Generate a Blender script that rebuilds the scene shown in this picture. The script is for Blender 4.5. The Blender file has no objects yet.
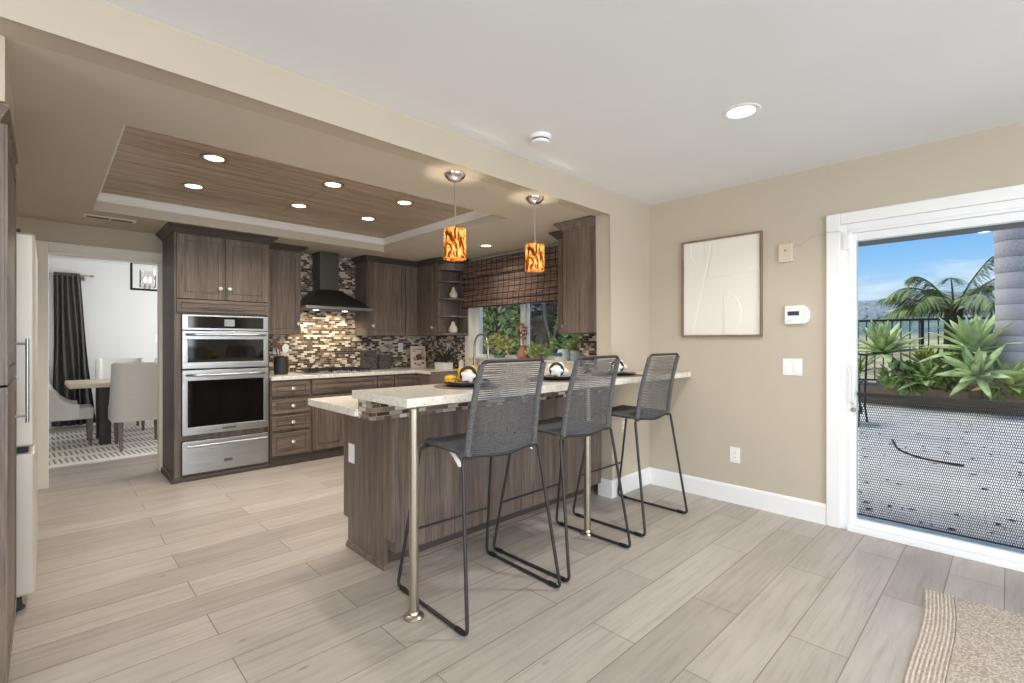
import bpy, bmesh, math, random
from mathutils import Vector, Matrix, noise as mnoise
R = random.Random(7)
PI = math.pi
sc = bpy.context.scene
COL = sc.collection

# ---------------------------------------------------------------- camera
F_PX, EYE, YAW = 482.0, 1.25, math.atan2(466, 482)
cam = bpy.data.cameras.new('camera')
cam.sensor_fit = 'HORIZONTAL'; cam.sensor_width = 36.0
cam.lens = F_PX / 1024 * 36.0
cam.clip_start = 0.02; cam.clip_end = 6000
cam_o = bpy.data.objects.new('camera', cam)
cam_o.location = (0, 0, EYE); cam_o.rotation_euler = (PI / 2, 0, -YAW)
COL.objects.link(cam_o); sc.camera = cam_o

# ---------------------------------------------------------------- colour management, world, lights
sc.view_settings.view_transform = 'Standard'
sc.view_settings.look = 'None'
sc.view_settings.exposure = 0.0
sc.view_settings.gamma = 1.0
sc.view_settings.use_curve_mapping = False
sc.cycles.max_bounces = 10
sc.cycles.diffuse_bounces = 6
sc.cycles.glossy_bounces = 4
sc.cycles.transmission_bounces = 8
sc.cycles.transparent_max_bounces = 24
sc.cycles.use_denoising = True
sc.cycles.sample_clamp_indirect = 4.0
sc.cycles.caustics_reflective = False
sc.cycles.caustics_refractive = False


def S(r, g, b, a=1.0):
    f = lambda c: (c / 255 / 12.92) if c / 255 <= .04045 else ((c / 255 + .055) / 1.055) ** 2.4
    return (f(r), f(g), f(b), a)


class NT:
    """small wrapper round a node tree"""
    def __init__(s, tree):
        s.t = tree; s.l = tree.links

    def n(s, typ, ins=None, **props):
        nd = s.t.nodes.new(typ)
        for k, v in props.items():
            setattr(nd, k, v)
        for k, v in (ins or {}).items():
            sock = nd.inputs[k]
            if isinstance(v, bpy.types.NodeSocket):
                s.l.new(v, sock)
            elif isinstance(v, bpy.types.Node):
                s.l.new(v.outputs[0], sock)
            else:
                sock.default_value = v
        return nd

    def ramp(s, fac, stops, interp='LINEAR'):
        nd = s.t.nodes.new('ShaderNodeValToRGB')
        cr = nd.color_ramp; cr.interpolation = interp
        while len(cr.elements) < len(stops):
            cr.elements.new(0.5)
        for e, (p, c) in zip(cr.elements, stops):
            e.position = p
            e.color = c if len(c) == 4 else (*c, 1)
        if fac is not None:
            s.l.new(fac.outputs[0] if isinstance(fac, bpy.types.Node) else fac, nd.inputs[0])
        return nd

    def math(s, op, a, b=0.0):
        return s.n('ShaderNodeMath', {0: a, 1: b}, operation=op)

    def mix(s, fac, a, b, blend='MIX'):
        nd = s.t.nodes.new('ShaderNodeMix'); nd.data_type = 'RGBA'; nd.blend_type = blend
        for i, v in ((0, fac), (6, a), (7, b)):
            if isinstance(v, bpy.types.Node):
                v = v.outputs[2] if v.bl_idname == 'ShaderNodeMix' else v.outputs[0]
            if isinstance(v, bpy.types.NodeSocket):
                s.l.new(v, nd.inputs[i])
            else:
                nd.inputs[i].default_value = v
        return nd


def out(nd):
    return nd.outputs[2] if nd.bl_idname == 'ShaderNodeMix' else nd.outputs[0]


# world: blue sky that pales towards the horizon, with soft clouds
w = bpy.data.worlds.new('sky'); sc.world = w; w.use_nodes = True
w.node_tree.nodes.clear()
g = NT(w.node_tree)
tc = g.n('ShaderNodeTexCoord')
sep = g.n('ShaderNodeSeparateXYZ', {0: tc.outputs['Generated']})
base = g.ramp(sep.outputs['Z'], [(0.0, S(150, 146, 138)), (0.498, S(190, 196, 200)), (0.525, S(206, 226, 243)),
                                 (0.565, S(146, 198, 244)), (0.61, S(96, 166, 236)), (1.0, S(70, 130, 215))])
zz = g.math('MULTIPLY_ADD', sep.outputs['Z'], 0.5); zz.inputs[2].default_value = 0.5
g.l.new(zz.outputs[0], base.inputs[0])
mp = g.n('ShaderNodeMapping', {'Vector': tc.outputs['Generated'], 'Scale': (3.0, 3.0, 15.0), 'Location': (0.9, 0.35, 0.3)})
nz = g.n('ShaderNodeTexNoise', {'Vector': mp.outputs[0], 'Scale': 1.5, 'Detail': 7.0, 'Roughness': 0.58})
cl = g.ramp(nz.outputs['Fac'], [(0.46, (0, 0, 0)), (0.66, (1, 1, 1))])
lowz = g.ramp(sep.outputs['Z'], [(0.0, (1, 1, 1)), (0.13, (.85, .85, .85)), (0.26, (.25, .25, .25)), (0.6, (.45, .45, .45))])
clm = g.math('MULTIPLY', cl.outputs[0], lowz.outputs[0])
skyc = g.mix(clm, base, S(243, 246, 249))
bg = g.n('ShaderNodeBackground', {'Color': skyc.outputs[2], 'Strength': 1.1})
wo = g.n('ShaderNodeOutputWorld', {0: bg})

# a high, soft sun from behind the house, veiled by thin cloud
sun = bpy.data.lights.new('sun', 'SUN'); sun.energy = 4.2; sun.angle = 0.6; sun.color = (1, .96, .9)
sun_o = bpy.data.objects.new('sun', sun); COL.objects.link(sun_o)
sun_o.rotation_euler = Vector((0.10, -0.55, -1.0)).to_track_quat('-Z', 'Y').to_euler()


def area(name, loc, direction, sx, sy, energy, color=(1, 1, 1)):
    l = bpy.data.lights.new(name, 'AREA'); l.shape = 'RECTANGLE'; l.size = sx; l.size_y = sy
    l.energy = energy; l.color = color
    o = bpy.data.objects.new(name, l); COL.objects.link(o)
    o.location = loc; o.rotation_euler = Vector(direction).to_track_quat('-Z', 'Y').to_euler()
    return o


# added fill lamps in place of daylight: behind the camera, in the dining room
area('rear_fill_lamp', (0.2, -4.3, 1.45), (0, 1, -.05), 5.0, 2.0, 225, (.88, .95, 1))
area('side_fill_lamp', (-4.3, -1.2, 1.45), (1, .1, -.05), 3.6, 2.0, 115, (.88, .95, 1))
area('dining_fill_lamp', (3.75, 8.0, 1.6), (-1, 0, -.1), 2.4, 1.5, 110, (.95, .98, 1))

# ---------------------------------------------------------------- mesh helpers


class MB:
    def __init__(s):
        s.bm = bmesh.new()

    def box(s, lo, hi):
        lo, hi = [min(a, b) for a, b in zip(lo, hi)], [max(a, b) for a, b in zip(lo, hi)]
        v = [s.bm.verts.new((x, y, z)) for x in (lo[0], hi[0]) for y in (lo[1], hi[1]) for z in (lo[2], hi[2])]
        for f in ((0, 1, 3, 2), (4, 6, 7, 5), (0, 4, 5, 1), (2, 3, 7, 6), (0, 2, 6, 4), (1, 5, 7, 3)):
            s.bm.faces.new([v[i] for i in f])
        return s

    def hexa(s, p):
        """8 corners: bottom ring 0-3, top ring 4-7"""
        v = [s.bm.verts.new(q) for q in p]
        for f in ((3, 2, 1, 0), (4, 5, 6, 7), (0, 1, 5, 4), (1, 2, 6, 5), (2, 3, 7, 6), (3, 0, 4, 7)):
            s.bm.faces.new([v[i] for i in f])
        return s

    def loft(s, rings, cap=True, closed=True):
        vs = [[s.bm.verts.new(p) for p in r] for r in rings]
        n = len(vs[0])
        for a, b in zip(vs, vs[1:]):
            for i in range(n if closed else n - 1):
                j = (i + 1) % n
                s.bm.faces.new((a[i], a[j], b[j], b[i]))
        if cap and closed:
            s.bm.faces.new(list(reversed(vs[0]))); s.bm.faces.new(vs[-1])
        return s

    def lathe(s, c, prof, n=24, axis=(0, 0, 1)):
        """prof: (radius, height) list along axis from point c"""
        q = Vector((0, 0, 1)).rotation_difference(Vector(axis).normalized()) if Vector(axis).normalized() != Vector((0, 0, 1)) else None
        c = Vector(c); rings = []
        for r, h in prof:
            ring = []
            for i in range(n):
                a = 2 * PI * i / n
                p = Vector((max(r, 1e-4) * math.cos(a), max(r, 1e-4) * math.sin(a), h))
                if q: p = q @ p
                ring.append(c + p)
            rings.append(ring)
        return s.loft(rings)

    def cyl(s, a, b, r, n=16, r2=None):
        a, b = Vector(a), Vector(b); d = b - a
        return s.lathe(a, [(r, 0), (r if r2 is None else r2, d.length)], n, d)

    def tube(s, pts, r, n=8, closed=False, rad=None):
        pts = [Vector(p) for p in pts]; m = len(pts)
        tang = []
        for i in range(m):
            a = pts[(i - 1) % m] if (closed or i) else pts[0]
            b = pts[(i + 1) % m] if (closed or i < m - 1) else pts[-1]
            tang.append((b - a).normalized())
        up = Vector((0, 0, 1)) if abs(tang[0].z) < .9 else Vector((1, 0, 0))
        nrm = (up - tang[0] * up.dot(tang[0])).normalized()
        rings = []
        for i in range(m):
            nrm = (nrm - tang[i] * nrm.dot(tang[i])).normalized()
            bi = tang[i].cross(nrm)
            rr = rad[i] if rad else r
            rings.append([pts[i] + (nrm * math.cos(2 * PI * k / n) + bi * math.sin(2 * PI * k / n)) * rr for k in range(n)])
        if closed:
            rings.append(rings[0])
            return s.loft(rings, cap=False)
        return s.loft(rings)

    def prism(s, poly, z0, z1, ax='z', off=0):
        """extrude a 2-D polygon; ax z: (x,y); ax y: (x,z) between y; ax x: (y,z) between x"""
        def m(p, t):
            return {'z': (p[0], p[1], t), 'y': (p[0], t, p[1]), 'x': (t, p[0], p[1])}[ax]
        return s.loft([[m(p, z0) for p in poly], [m(p, z1) for p in poly]])

    def sweep(s, path, prof, z=0.0, closed=False):
        """path: 2-D points; prof: (outward, up); outward is to the right of travel; mitred"""
        n = len(path); rings = []
        P = [Vector(p) for p in path]
        for i in range(n):
            d0 = (P[i] - P[i - 1]).normalized() if (i or closed) else (P[1] - P[0]).normalized()
            d1 = (P[(i + 1) % n] - P[i]).normalized() if (i < n - 1 or closed) else d0
            n0, n1 = Vector((d0.y, -d0.x)), Vector((d1.y, -d1.x))
            mt = (n0 + n1); mt = mt / mt.dot(n0) if mt.length > 1e-6 else n0
            rings.append([(P[i].x + mt.x * o, P[i].y + mt.y * o, z + u) for o, u in prof])
        if closed:
            rings.append(rings[0])
        return s.loft(rings, cap=not closed)

    def quad(s, *p):
        s.bm.faces.new([s.bm.verts.new(q) for q in p]); return s


def obj(name, mb, m, parent=None, smooth=False, bevel=0.0, kind=None, seg=2, angle=40):
    me = bpy.data.meshes.new(name)
    bm = mb.bm
    bmesh.ops.recalc_face_normals(bm, faces=bm.faces)
    o = bpy.data.objects.new(name, me)
    off = Vector((0, 0, 0)); p = parent
    while p is not None:
        off += p.location; p = p.parent
    if off.length > 0:
        bmesh.ops.translate(bm, verts=bm.verts, vec=-off)
    bm.to_mesh(me); bm.free()
    me.materials.append(m)
    COL.objects.link(o)
    if parent is not None:
        o.parent = parent
    if smooth:
        for pl in me.polygons: pl.use_smooth = True
        try:
            me.set_sharp_from_angle(angle=math.radians(angle))
        except Exception:
            pass
    if bevel:
        bv = o.modifiers.new('bevel', 'BEVEL'); bv.width = bevel; bv.segments = seg; bv.limit_method = 'ANGLE'
        bv.angle_limit = math.radians(35)
        for pl in me.polygons: pl.use_smooth = True
        wn = o.modifiers.new('wn', 'WEIGHTED_NORMAL'); wn.keep_sharp = False
    if kind: o['kind'] = kind
    return o


def thing(name, label, cat, loc=(0, 0, 0), group=None):
    o = bpy.data.objects.new(name, None); COL.objects.link(o)
    o.location = loc; o.empty_display_size = .1
    return tag(o, label, cat, group)


def tag(o, label, cat, group=None):
    o['label'] = label; o['category'] = cat
    if group: o['group'] = group
    return o


def single(name, mb, m, label, cat, group=None, loc=None, **k):
    """a thing that is one mesh, its origin at its base"""
    if loc is not None:
        bmesh.ops.translate(mb.bm, verts=mb.bm.verts, vec=-Vector(loc))
    o = obj(name, mb, m, **k)
    if loc is not None: o.location = loc
    return tag(o, label, cat, group)


def struct(name, mb, m, parent=None, **k):
    o = obj(name, mb, m, parent, **k)
    if parent is None: o['kind'] = 'structure'
    return o


def dup(root, loc, rotz=0.0, label=None, group=None):
    r = root.copy(); COL.objects.link(r); r.location = loc; r.rotation_euler = (0, 0, rotz)
    if label: r['label'] = label
    if group: r['group'] = group
    for ch in list(root.children):
        c = ch.copy(); COL.objects.link(c); c.parent = r
        for gch in ch.children:
            d = gch.copy(); COL.objects.link(d); d.parent = c
    return r


def fillet(pts, r, n=5):
    """round the inner corners of a polyline"""
    pts = [Vector(p) for p in pts]; res = [pts[0]]
    for a, b, c in zip(pts, pts[1:], pts[2:]):
        d0, d1 = (a - b), (c - b)
        k = min(r, d0.length * .48, d1.length * .48)
        p0, p1 = b + d0.normalized() * k, b + d1.normalized() * k
        for i in range(n + 1):
            t = i / n
            res.append(p0 * (1 - t) ** 2 + b * 2 * t * (1 - t) + p1 * t * t)
    res.append(pts[-1])
    return res


# frames for building flat fronts: (a along the width, b up, n out of the face) -> world
def T_S(x, y, z): return lambda a, b, n: Vector((x + a, y - n, z + b))      # faces the dining-room end's opposite (-Y)
def T_W(x, y, z): return lambda a, b, n: Vector((x - n, y - a, z + b))      # faces -X
def T_E(x, y, z): return lambda a, b, n: Vector((x + n, y + a, z + b))      # faces +X
def T_N(x, y, z): return lambda a, b, n: Vector((x - a, y + n, z + b))      # faces +Y


def tb(mb, T, a0, a1, b0, b1, n0, n1):
    p, q = T(a0, b0, n0), T(a1, b1, n1)
    return mb.box(tuple(p), tuple(q))


def shaker(T, wd, ht, fr=.055, t=.022):
    m = MB()
    tb(m, T, .0015, wd - .0015, .0015, ht - .0015, 0, t - .009)
    f = min(fr, ht * .28)
    tb(m, T, .0015, f, .0015, ht - .0015, t - .009, t); tb(m, T, wd - f, wd - .0015, .0015, ht - .0015, t - .009, t)
    tb(m, T, f, wd - f, .0015, f, t - .009, t); tb(m, T, f, wd - f, ht - f, ht - .0015, t - .009, t)
    e = .009
    tb(m, T, f + e, wd - f - e, f + e, ht - f - e, t - .009, t - .003)
    return m


def knob(T, a, b, n=.02):
    p, q = T(a, b, n), T(a, b, n + 1)
    return MB().lathe(p, [(.010, 0), (.008, .004), (.007, .012), (.015, .016), (.0195, .022), (.0175, .029), (.009, .033), (0, .034)], 16, q - p)


def bar_pull(T, a0, a1, b, n=.02, st=.03, r=.005):
    m = MB()
    m.tube([T(a0, b, n + st), T(a1, b, n + st)], r, 10)
    for a in (a0 + .02, a1 - .02):
        m.cyl(T(a, b, n), T(a, b, n + st), r * .85, 8)
    return m
# ---------------------------------------------------------------- materials
MATS = {}


def mat(name, color=(.8, .8, .8, 1), rough=.5, metal=0.0, spec=.5, **k):
    m = bpy.data.materials.new(name); m.use_nodes = True
    b = m.node_tree.nodes['Principled BSDF']
    b.inputs['Base Color'].default_value = color
    b.inputs['Roughness'].default_value = rough
    b.inputs['Metallic'].default_value = metal
    b.inputs['Specular IOR Level'].default_value = spec
    for kk, v in k.items():
        b.inputs[kk].default_value = v
    m['bsdf'] = b.name
    MATS[name] = m
    return m


def nodes(m):
    return NT(m.node_tree), m.node_tree.nodes['Principled BSDF']


def setc(gx, b, nd, sock='Base Color'):
    gx.l.new(out(nd), b.inputs[sock])


def bump(gx, b, h, strength=.2, dist=.01):
    bp = gx.n('ShaderNodeBump', {'Height': out(h), 'Strength': strength, 'Distance': dist})
    gx.l.new(bp.outputs[0], b.inputs['Normal'])


def plain(name, c, rough=.5, var=.06, scale=6, bmp=.0, bscale=200, metal=0.0, spec=.5, **k):
    """solid colour with a faint procedural unevenness"""
    m = mat(name, c, rough, metal, spec, **k); gx, b = nodes(m)
    t = gx.n('ShaderNodeTexCoord')
    n = gx.n('ShaderNodeTexNoise', {'Vector': t.outputs['Object'], 'Scale': scale, 'Detail': 4.0})
    lo = tuple(x * (1 - var) for x in c[:3]) + (1,); hi = tuple(min(1, x * (1 + var)) for x in c[:3]) + (1,)
    r = gx.ramp(n.outputs['Fac'], [(.3, lo), (.7, hi)])
    setc(gx, b, r)
    if bmp:
        n2 = gx.n('ShaderNodeTexNoise', {'Vector': t.outputs['Object'], 'Scale': bscale, 'Detail': 2.0})
        bump(gx, b, n2, bmp, .004)
    return m


def wood(name, stops, axis='z', fine=110, rough=.42, wob=.25):
    """streaky laminate: dark and pale streaks running along one axis"""
    m = mat(name, rough=rough, spec=.4); gx, b = nodes(m)
    t = gx.n('ShaderNodeTexCoord')
    scl = {'z': (1, 1, .035), 'x': (.035, 1, 1), 'y': (1, .035, 1)}[axis]
    mp1 = gx.n('ShaderNodeMapping', {'Vector': t.outputs['Object'], 'Scale': tuple(fine * q for q in scl)})
    n1 = gx.n('ShaderNodeTexNoise', {'Vector': mp1.outputs[0], 'Scale': 1.0, 'Detail': 5.0, 'Roughness': .62, 'Distortion': wob})
    mp2 = gx.n('ShaderNodeMapping', {'Vector': t.outputs['Object'], 'Scale': tuple(fine * .16 * q for q in scl)})
    n2 = gx.n('ShaderNodeTexNoise', {'Vector': mp2.outputs[0], 'Scale': 1.0, 'Detail': 3.0, 'Distortion': .4})
    a = gx.math('MULTIPLY', n1.outputs['Fac'], .62); c = gx.math('MULTIPLY', n2.outputs['Fac'], .38)
    s_ = gx.math('ADD', a.outputs[0], c.outputs[0])
    r = gx.ramp(s_.outputs[0], stops)
    setc(gx, b, r)
    bump(gx, b, n1, .06, .002)
    return m


CAB = [(.34, S(75, 64, 57)), (.47, S(104, 91, 82)), (.58, S(123, 108, 98)), (.70, S(142, 127, 116))]
CAB_SHADE = [(.34, S(52, 47, 44)), (.52, S(72, 66, 62)), (.70, S(92, 85, 80))]  # same laminate darkened: shade put into the colour of crowns and oven cabinet side
M_WOOD = wood('grey_brown_laminate', CAB, 'z')
M_WOODX = wood('grey_brown_laminate_horizontal', CAB, 'x')
M_WOOD_SHADE = wood('shade_toned_laminate_trim', CAB_SHADE, 'x')
M_SIDE_SHADE = wood('shade_toned_laminate_side', CAB_SHADE, 'z')
M_WOODY = wood('grey_brown_laminate_depth', CAB, 'y')
M_TRAY = wood('ceiling_panel_wood', [(.34, S(124, 109, 92)), (.46, S(166, 149, 130)), (.58, S(198, 182, 162)), (.70, S(220, 205, 186))], 'x', fine=150)

# plank floor, planks run along X
M_FLOOR = mat('plank_floor', rough=.38, spec=.45); gx, b = nodes(M_FLOOR)
t = gx.n('ShaderNodeTexCoord')
mpf = gx.n('ShaderNodeMapping', {'Vector': t.outputs['Object'], 'Location': (.69, -.021 + 20 * .2115, 0)})
br = gx.n('ShaderNodeTexBrick', {'Vector': mpf.outputs[0], 'Color1': (0, 0, 0, 1), 'Color2': (1, 1, 1, 1), 'Mortar': (.5, .5, .5, 1),
                                  'Scale': 1.0, 'Mortar Size': .0021, 'Mortar Smooth': .1, 'Bias': 0.0, 'Brick Width': 1.22, 'Row Height': .2115},
          offset=.57, offset_frequency=2, squash=1.0)
tone = gx.ramp(br.outputs['Color'], [(0, S(163, 154, 145)), (.5, S(174, 165, 156)), (1, S(184, 176, 167))])
mpg = gx.n('ShaderNodeMapping', {'Vector': t.outputs['Object'], 'Scale': (1.6, 26, 1)})
ng = gx.n('ShaderNodeTexNoise', {'Vector': mpg.outputs[0], 'Scale': 1.4, 'Detail': 7.0, 'Roughness': .65, 'Distortion': .5})
gr = gx.ramp(ng.outputs['Fac'], [(.3, (.80, .79, .78)), (.5, (1, 1, 1)), (.72, (1.08, 1.08, 1.08))])
mpk = gx.n('ShaderNodeMapping', {'Vector': t.outputs['Object'], 'Scale': (1.2, 3.5, 1)})
nk = gx.n('ShaderNodeTexNoise', {'Vector': mpk.outputs[0], 'Scale': 2.2, 'Detail': 4.0})
gk = gx.ramp(nk.outputs['Fac'], [(.3, (.92, .91, .90)), (.65, (1.03, 1.03, 1.03))])
c1 = gx.mix(1.0, tone, gr, 'MULTIPLY'); c2 = gx.mix(1.0, c1, gk, 'MULTIPLY')
mpn = gx.n('ShaderNodeMapping', {'Vector': t.outputs['Object'], 'Scale': (1.0, 2.6, 1)})
kn = gx.n('ShaderNodeTexVoronoi', {'Vector': mpn.outputs[0], 'Scale': 1.9, 'Randomness': 1.0})
kn2 = gx.n('ShaderNodeTexNoise', {'Vector': mpn.outputs[0], 'Scale': 24.0, 'Detail': 3.0})
kk = gx.math('ADD', kn.outputs['Distance'], gx.math('MULTIPLY', kn2.outputs['Fac'], .05).outputs[0])
kr = gx.ramp(kk.outputs[0], [(.035, (.60, .57, .54)), (.075, (1, 1, 1))])
c2 = gx.mix(1.0, c2, kr, 'MULTIPLY')
c3 = gx.mix(br.outputs['Fac'], c2, S(120, 107, 96))
setc(gx, b, c3)
bump(gx, b, ng, .05, .002)

M_WALL = plain('beige_wall_paint', S(194, 183, 166), .75, .02, 2, .12, 160, spec=.25)
M_STUB = M_WALL
M_CEIL = plain('white_ceiling_paint', S(236, 239, 243), .9, .012, 2, .15, 130, spec=.15)
M_SOFF = plain('beige_ceiling_paint', S(204, 195, 181), .85, .02, 2, .15, 130, spec=.2)
M_DINE = plain('pale_grey_wall_paint', S(226, 227, 228), .8, .02, 2, spec=.2)
M_TRIM = plain('white_trim_paint', S(240, 240, 240), .35, .01, 5)
M_TRIMB = plain('cream_trim_paint', S(232, 224, 212), .4, .02, 5)
M_VINYL = plain('white_vinyl', S(240, 241, 243), .3, .01, 5)
M_DGREY = plain('dark_grey_paint', S(92, 92, 94), .6, .05, 4)


def mosaic(name, plane, rw=.0235, bw=.066):
    m = mat(name, rough=.22, spec=.6); gx, b = nodes(m)
    t = gx.n('ShaderNodeTexCoord'); sp = gx.n('ShaderNodeSeparateXYZ', {0: t.outputs['Object']})
    cb = gx.n('ShaderNodeCombineXYZ', {'X': sp.outputs[{'y': 'X', 'x': 'Y'}[plane]], 'Y': sp.outputs['Z']})
    ad = gx.n('ShaderNodeVectorMath', {0: cb.outputs[0], 1: (10, 10, 0)}, operation='ADD')
    br = gx.n('ShaderNodeTexBrick', {'Vector': ad.outputs[0], 'Color1': (0, 0, 0, 1), 'Color2': (1, 1, 1, 1), 'Mortar': (.5, .5, .5, 1),
                                     'Scale': 1.0, 'Mortar Size': .0016, 'Mortar Smooth': .1, 'Bias': 0.0, 'Brick Width': bw, 'Row Height': rw},
              offset=.41, offset_frequency=2, squash=.62, squash_frequency=3)
    r = gx.ramp(br.outputs['Color'], [(0, S(62, 53, 47)), (.16, S(92, 77, 67)), (.30, S(218, 207, 190)), (.44, S(120, 102, 88)), (.54, S(158, 152, 148)),
                                      (.64, S(210, 196, 176)), (.74, S(62, 50, 44)), (.84, S(140, 120, 102)), (.92, S(206, 199, 188))], 'CONSTANT')
    c = gx.mix(br.outputs['Fac'], r, S(150, 138, 124))
    setc(gx, b, c)
    inv = gx.math('SUBTRACT', 1.0, br.outputs['Fac'])
    bump(gx, b, inv, .35, .002)
    return m


M_MOSY = mosaic('mosaic_strip_tile_back', 'y')
M_MOSX = mosaic('mosaic_strip_tile_side', 'x')
M_MOSYS = mosaic('mosaic_strip_tile_bar', 'y', .0215, .074)
M_MOSXS = mosaic('mosaic_strip_tile_bar_end', 'x', .0215, .074)

# cream quartz with dark flecks
M_QUARTZ = mat('cream_quartz', rough=.22, spec=.5); gx, b = nodes(M_QUARTZ)
t = gx.n('ShaderNodeTexCoord')
vo = gx.n('ShaderNodeTexVoronoi', {'Vector': t.outputs['Object'], 'Scale': 75.0, 'Randomness': 1.0})
vn = gx.n('ShaderNodeTexNoise', {'Vector': t.outputs['Object'], 'Scale': 42.0, 'Detail': 2.0})
fl = gx.math('SUBTRACT', vn.outputs['Fac'], vo.outputs['Distance'])
fk = gx.ramp(fl.outputs[0], [(.36, (0, 0, 0)), (.44, (1, 1, 1))])
nq = gx.n('ShaderNodeTexNoise', {'Vector': t.outputs['Object'], 'Scale': 30.0, 'Detail': 5.0})
rq = gx.ramp(nq.outputs['Fac'], [(.3, S(218, 210, 197)), (.7, S(238, 232, 222))])
setc(gx, b, gx.mix(fk, rq, S(118, 108, 98)))

M_STEEL = mat('brushed_steel', S(186, 188, 190), .3, 1.0); gx, b = nodes(M_STEEL)
t = gx.n('ShaderNodeTexCoord')
mps = gx.n('ShaderNodeMapping', {'Vector': t.outputs['Object'], 'Scale': (3, 3, 400)})
ns = gx.n('ShaderNodeTexNoise', {'Vector': mps.outputs[0], 'Scale': 1.0, 'Detail': 2.0})
setc(gx, b, gx.ramp(ns.outputs['Fac'], [(.3, S(166, 168, 170)), (.7, S(196, 198, 200))]))
setc(gx, b, gx.ramp(ns.outputs['Fac'], [(.3, (.26, .26, .26)), (.7, (.38, .38, .38))]), 'Roughness')
M_HOOD = plain('dark_steel', S(104, 101, 98), .4, .05, 8, metal=1.0)
M_CHROME = plain('chrome', S(222, 220, 217), .12, .02, 8, metal=1.0)
M_NICKEL = plain('brushed_nickel', S(186, 176, 162), .3, .03, 8, metal=1.0)
M_GLASSK = plain('crystal_knob', S(235, 236, 238), .08, .02, 8, metal=.55)
M_BLACKG = plain('black_glass', S(10, 10, 11), .05, .05, 8, spec=.6)
M_BLACK = plain('black_iron', S(30, 29, 29), .5, .1, 30)
M_BLACKW = plain('black_wood', S(38, 36, 36), .5, .1, 20)
M_POWDER = plain('charcoal_powder_coat', S(42, 41, 42), .45, .06, 40)
M_DISPLAY = plain('display_window', S(150, 156, 160), .2, .08, 120)
M_LCD = plain('lcd_window', S(62, 74, 84), .2, .1, 150)

# rope cord
M_ROPE = mat('grey_rope', rough=.8, spec=.2); gx, b = nodes(M_ROPE)
t = gx.n('ShaderNodeTexCoord')
nr = gx.n('ShaderNodeTexNoise', {'Vector': t.outputs['Object'], 'Scale': 160.0, 'Detail': 3.0})
setc(gx, b, gx.ramp(nr.outputs['Fac'], [(.3, S(78, 77, 78)), (.55, S(108, 107, 108)), (.75, S(140, 139, 140))]))
M_ROPESEAT = mat('charcoal_rope_weave', rough=.85, spec=.15); gx, b = nodes(M_ROPESEAT)
t = gx.n('ShaderNodeTexCoord')
wv = gx.n('ShaderNodeTexWave', {'Vector': t.outputs['Object'], 'Scale': 55.0, 'Distortion': 1.0, 'Detail': 2.0, 'Detail Scale': 20.0}, bands_direction='Y')
nr = gx.n('ShaderNodeTexNoise', {'Vector': t.outputs['Object'], 'Scale': 200.0, 'Detail': 3.0})
sm = gx.math('ADD', gx.math('MULTIPLY', wv.outputs['Fac'], .3).outputs[0], gx.math('MULTIPLY', nr.outputs['Fac'], .7).outputs[0])
setc(gx, b, gx.ramp(sm.outputs[0], [(.25, S(68, 67, 68)), (.5, S(98, 97, 98)), (.75, S(130, 129, 130))]))
bump(gx, b, wv, .4, .003)


def fabric(name, lo, hi, sc_=220, rough=.9):
    m = mat(name, rough=rough, spec=.15); gx, b = nodes(m)
    t = gx.n('ShaderNodeTexCoord')
    n = gx.n('ShaderNodeTexNoise', {'Vector': t.outputs['Object'], 'Scale': sc_, 'Detail': 3.0})
    setc(gx, b, gx.ramp(n.outputs['Fac'], [(.3, lo), (.7, hi)]))
    bump(gx, b, n, .2, .002)
    return m


M_CHAIR = fabric('grey_linen', S(196, 193, 190), S(220, 217, 214))
M_CURT = fabric('charcoal_curtain', S(72, 68, 68), S(98, 93, 93), 90)
M_NAPW = fabric('white_napkin', S(228, 224, 220), S(246, 243, 240), 300)
M_NAPY = fabric('yellow_napkin', S(214, 160, 40), S(240, 196, 84), 60)
M_LEGW = wood('weathered_leg_wood', [(.35, S(92, 80, 74)), (.65, S(126, 112, 104))], 'z')
M_TABLE = wood('pale_table_wood', [(.35, S(186, 170, 148)), (.65, S(216, 203, 184))], 'x')
M_OAK = wood('picture_frame_wood', [(.35, S(118, 92, 74)), (.65, S(158, 132, 112))], 'z', fine=160)
M_CANVAS = plain('white_relief_paper', S(236, 232, 222), .8, .01, 4, .1, 300)
M_CERAM = plain('cream_ceramic', S(214, 202, 182), .4, .1, 14, .1, 60)
M_WHITEC = plain('white_ceramic', S(232, 230, 226), .3, .02, 8)
M_PLATE = plain('charcoal_stoneware', S(66, 66, 70), .35, .08, 30)
M_PLATER = plain('pale_grey_stoneware', S(176, 172, 168), .3, .05, 30)
M_CROCK = plain('black_crock', S(44, 43, 44), .55, .1, 30, .2, 80)
M_SPOON = plain('brown_wood_utensil', S(96, 62, 44), .5, .1, 20)
M_TERRA = plain('terracotta', S(164, 104, 78), .7, .1, 14)
M_PALEBL = plain('pale_blue_pot', S(176, 192, 200), .35, .05, 14)
M_BLUEP = plain('blue_window_glaze', S(64, 104, 160), .3, .05, 14)
M_PLASTW = plain('white_plastic', S(240, 240, 238), .4, .01, 10)
M_PLASTB = plain('beige_plastic', S(214, 198, 176), .45, .02, 10)
M_RUBBER = plain('black_rubber', S(24, 24, 24), .7, .05, 30)
M_PAPER = plain('white_paper', S(238, 236, 232), .7, .01, 10)
M_GASKET = plain('dark_gasket', S(40, 40, 42), .6, .05, 20)
M_FRIDGE = plain('pale_steel_door', S(214, 208, 198), .45, .03, 3, metal=.35)
M_TOE = plain('dark_toe_kick', S(70, 61, 55), .55, .1, 10)

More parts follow.
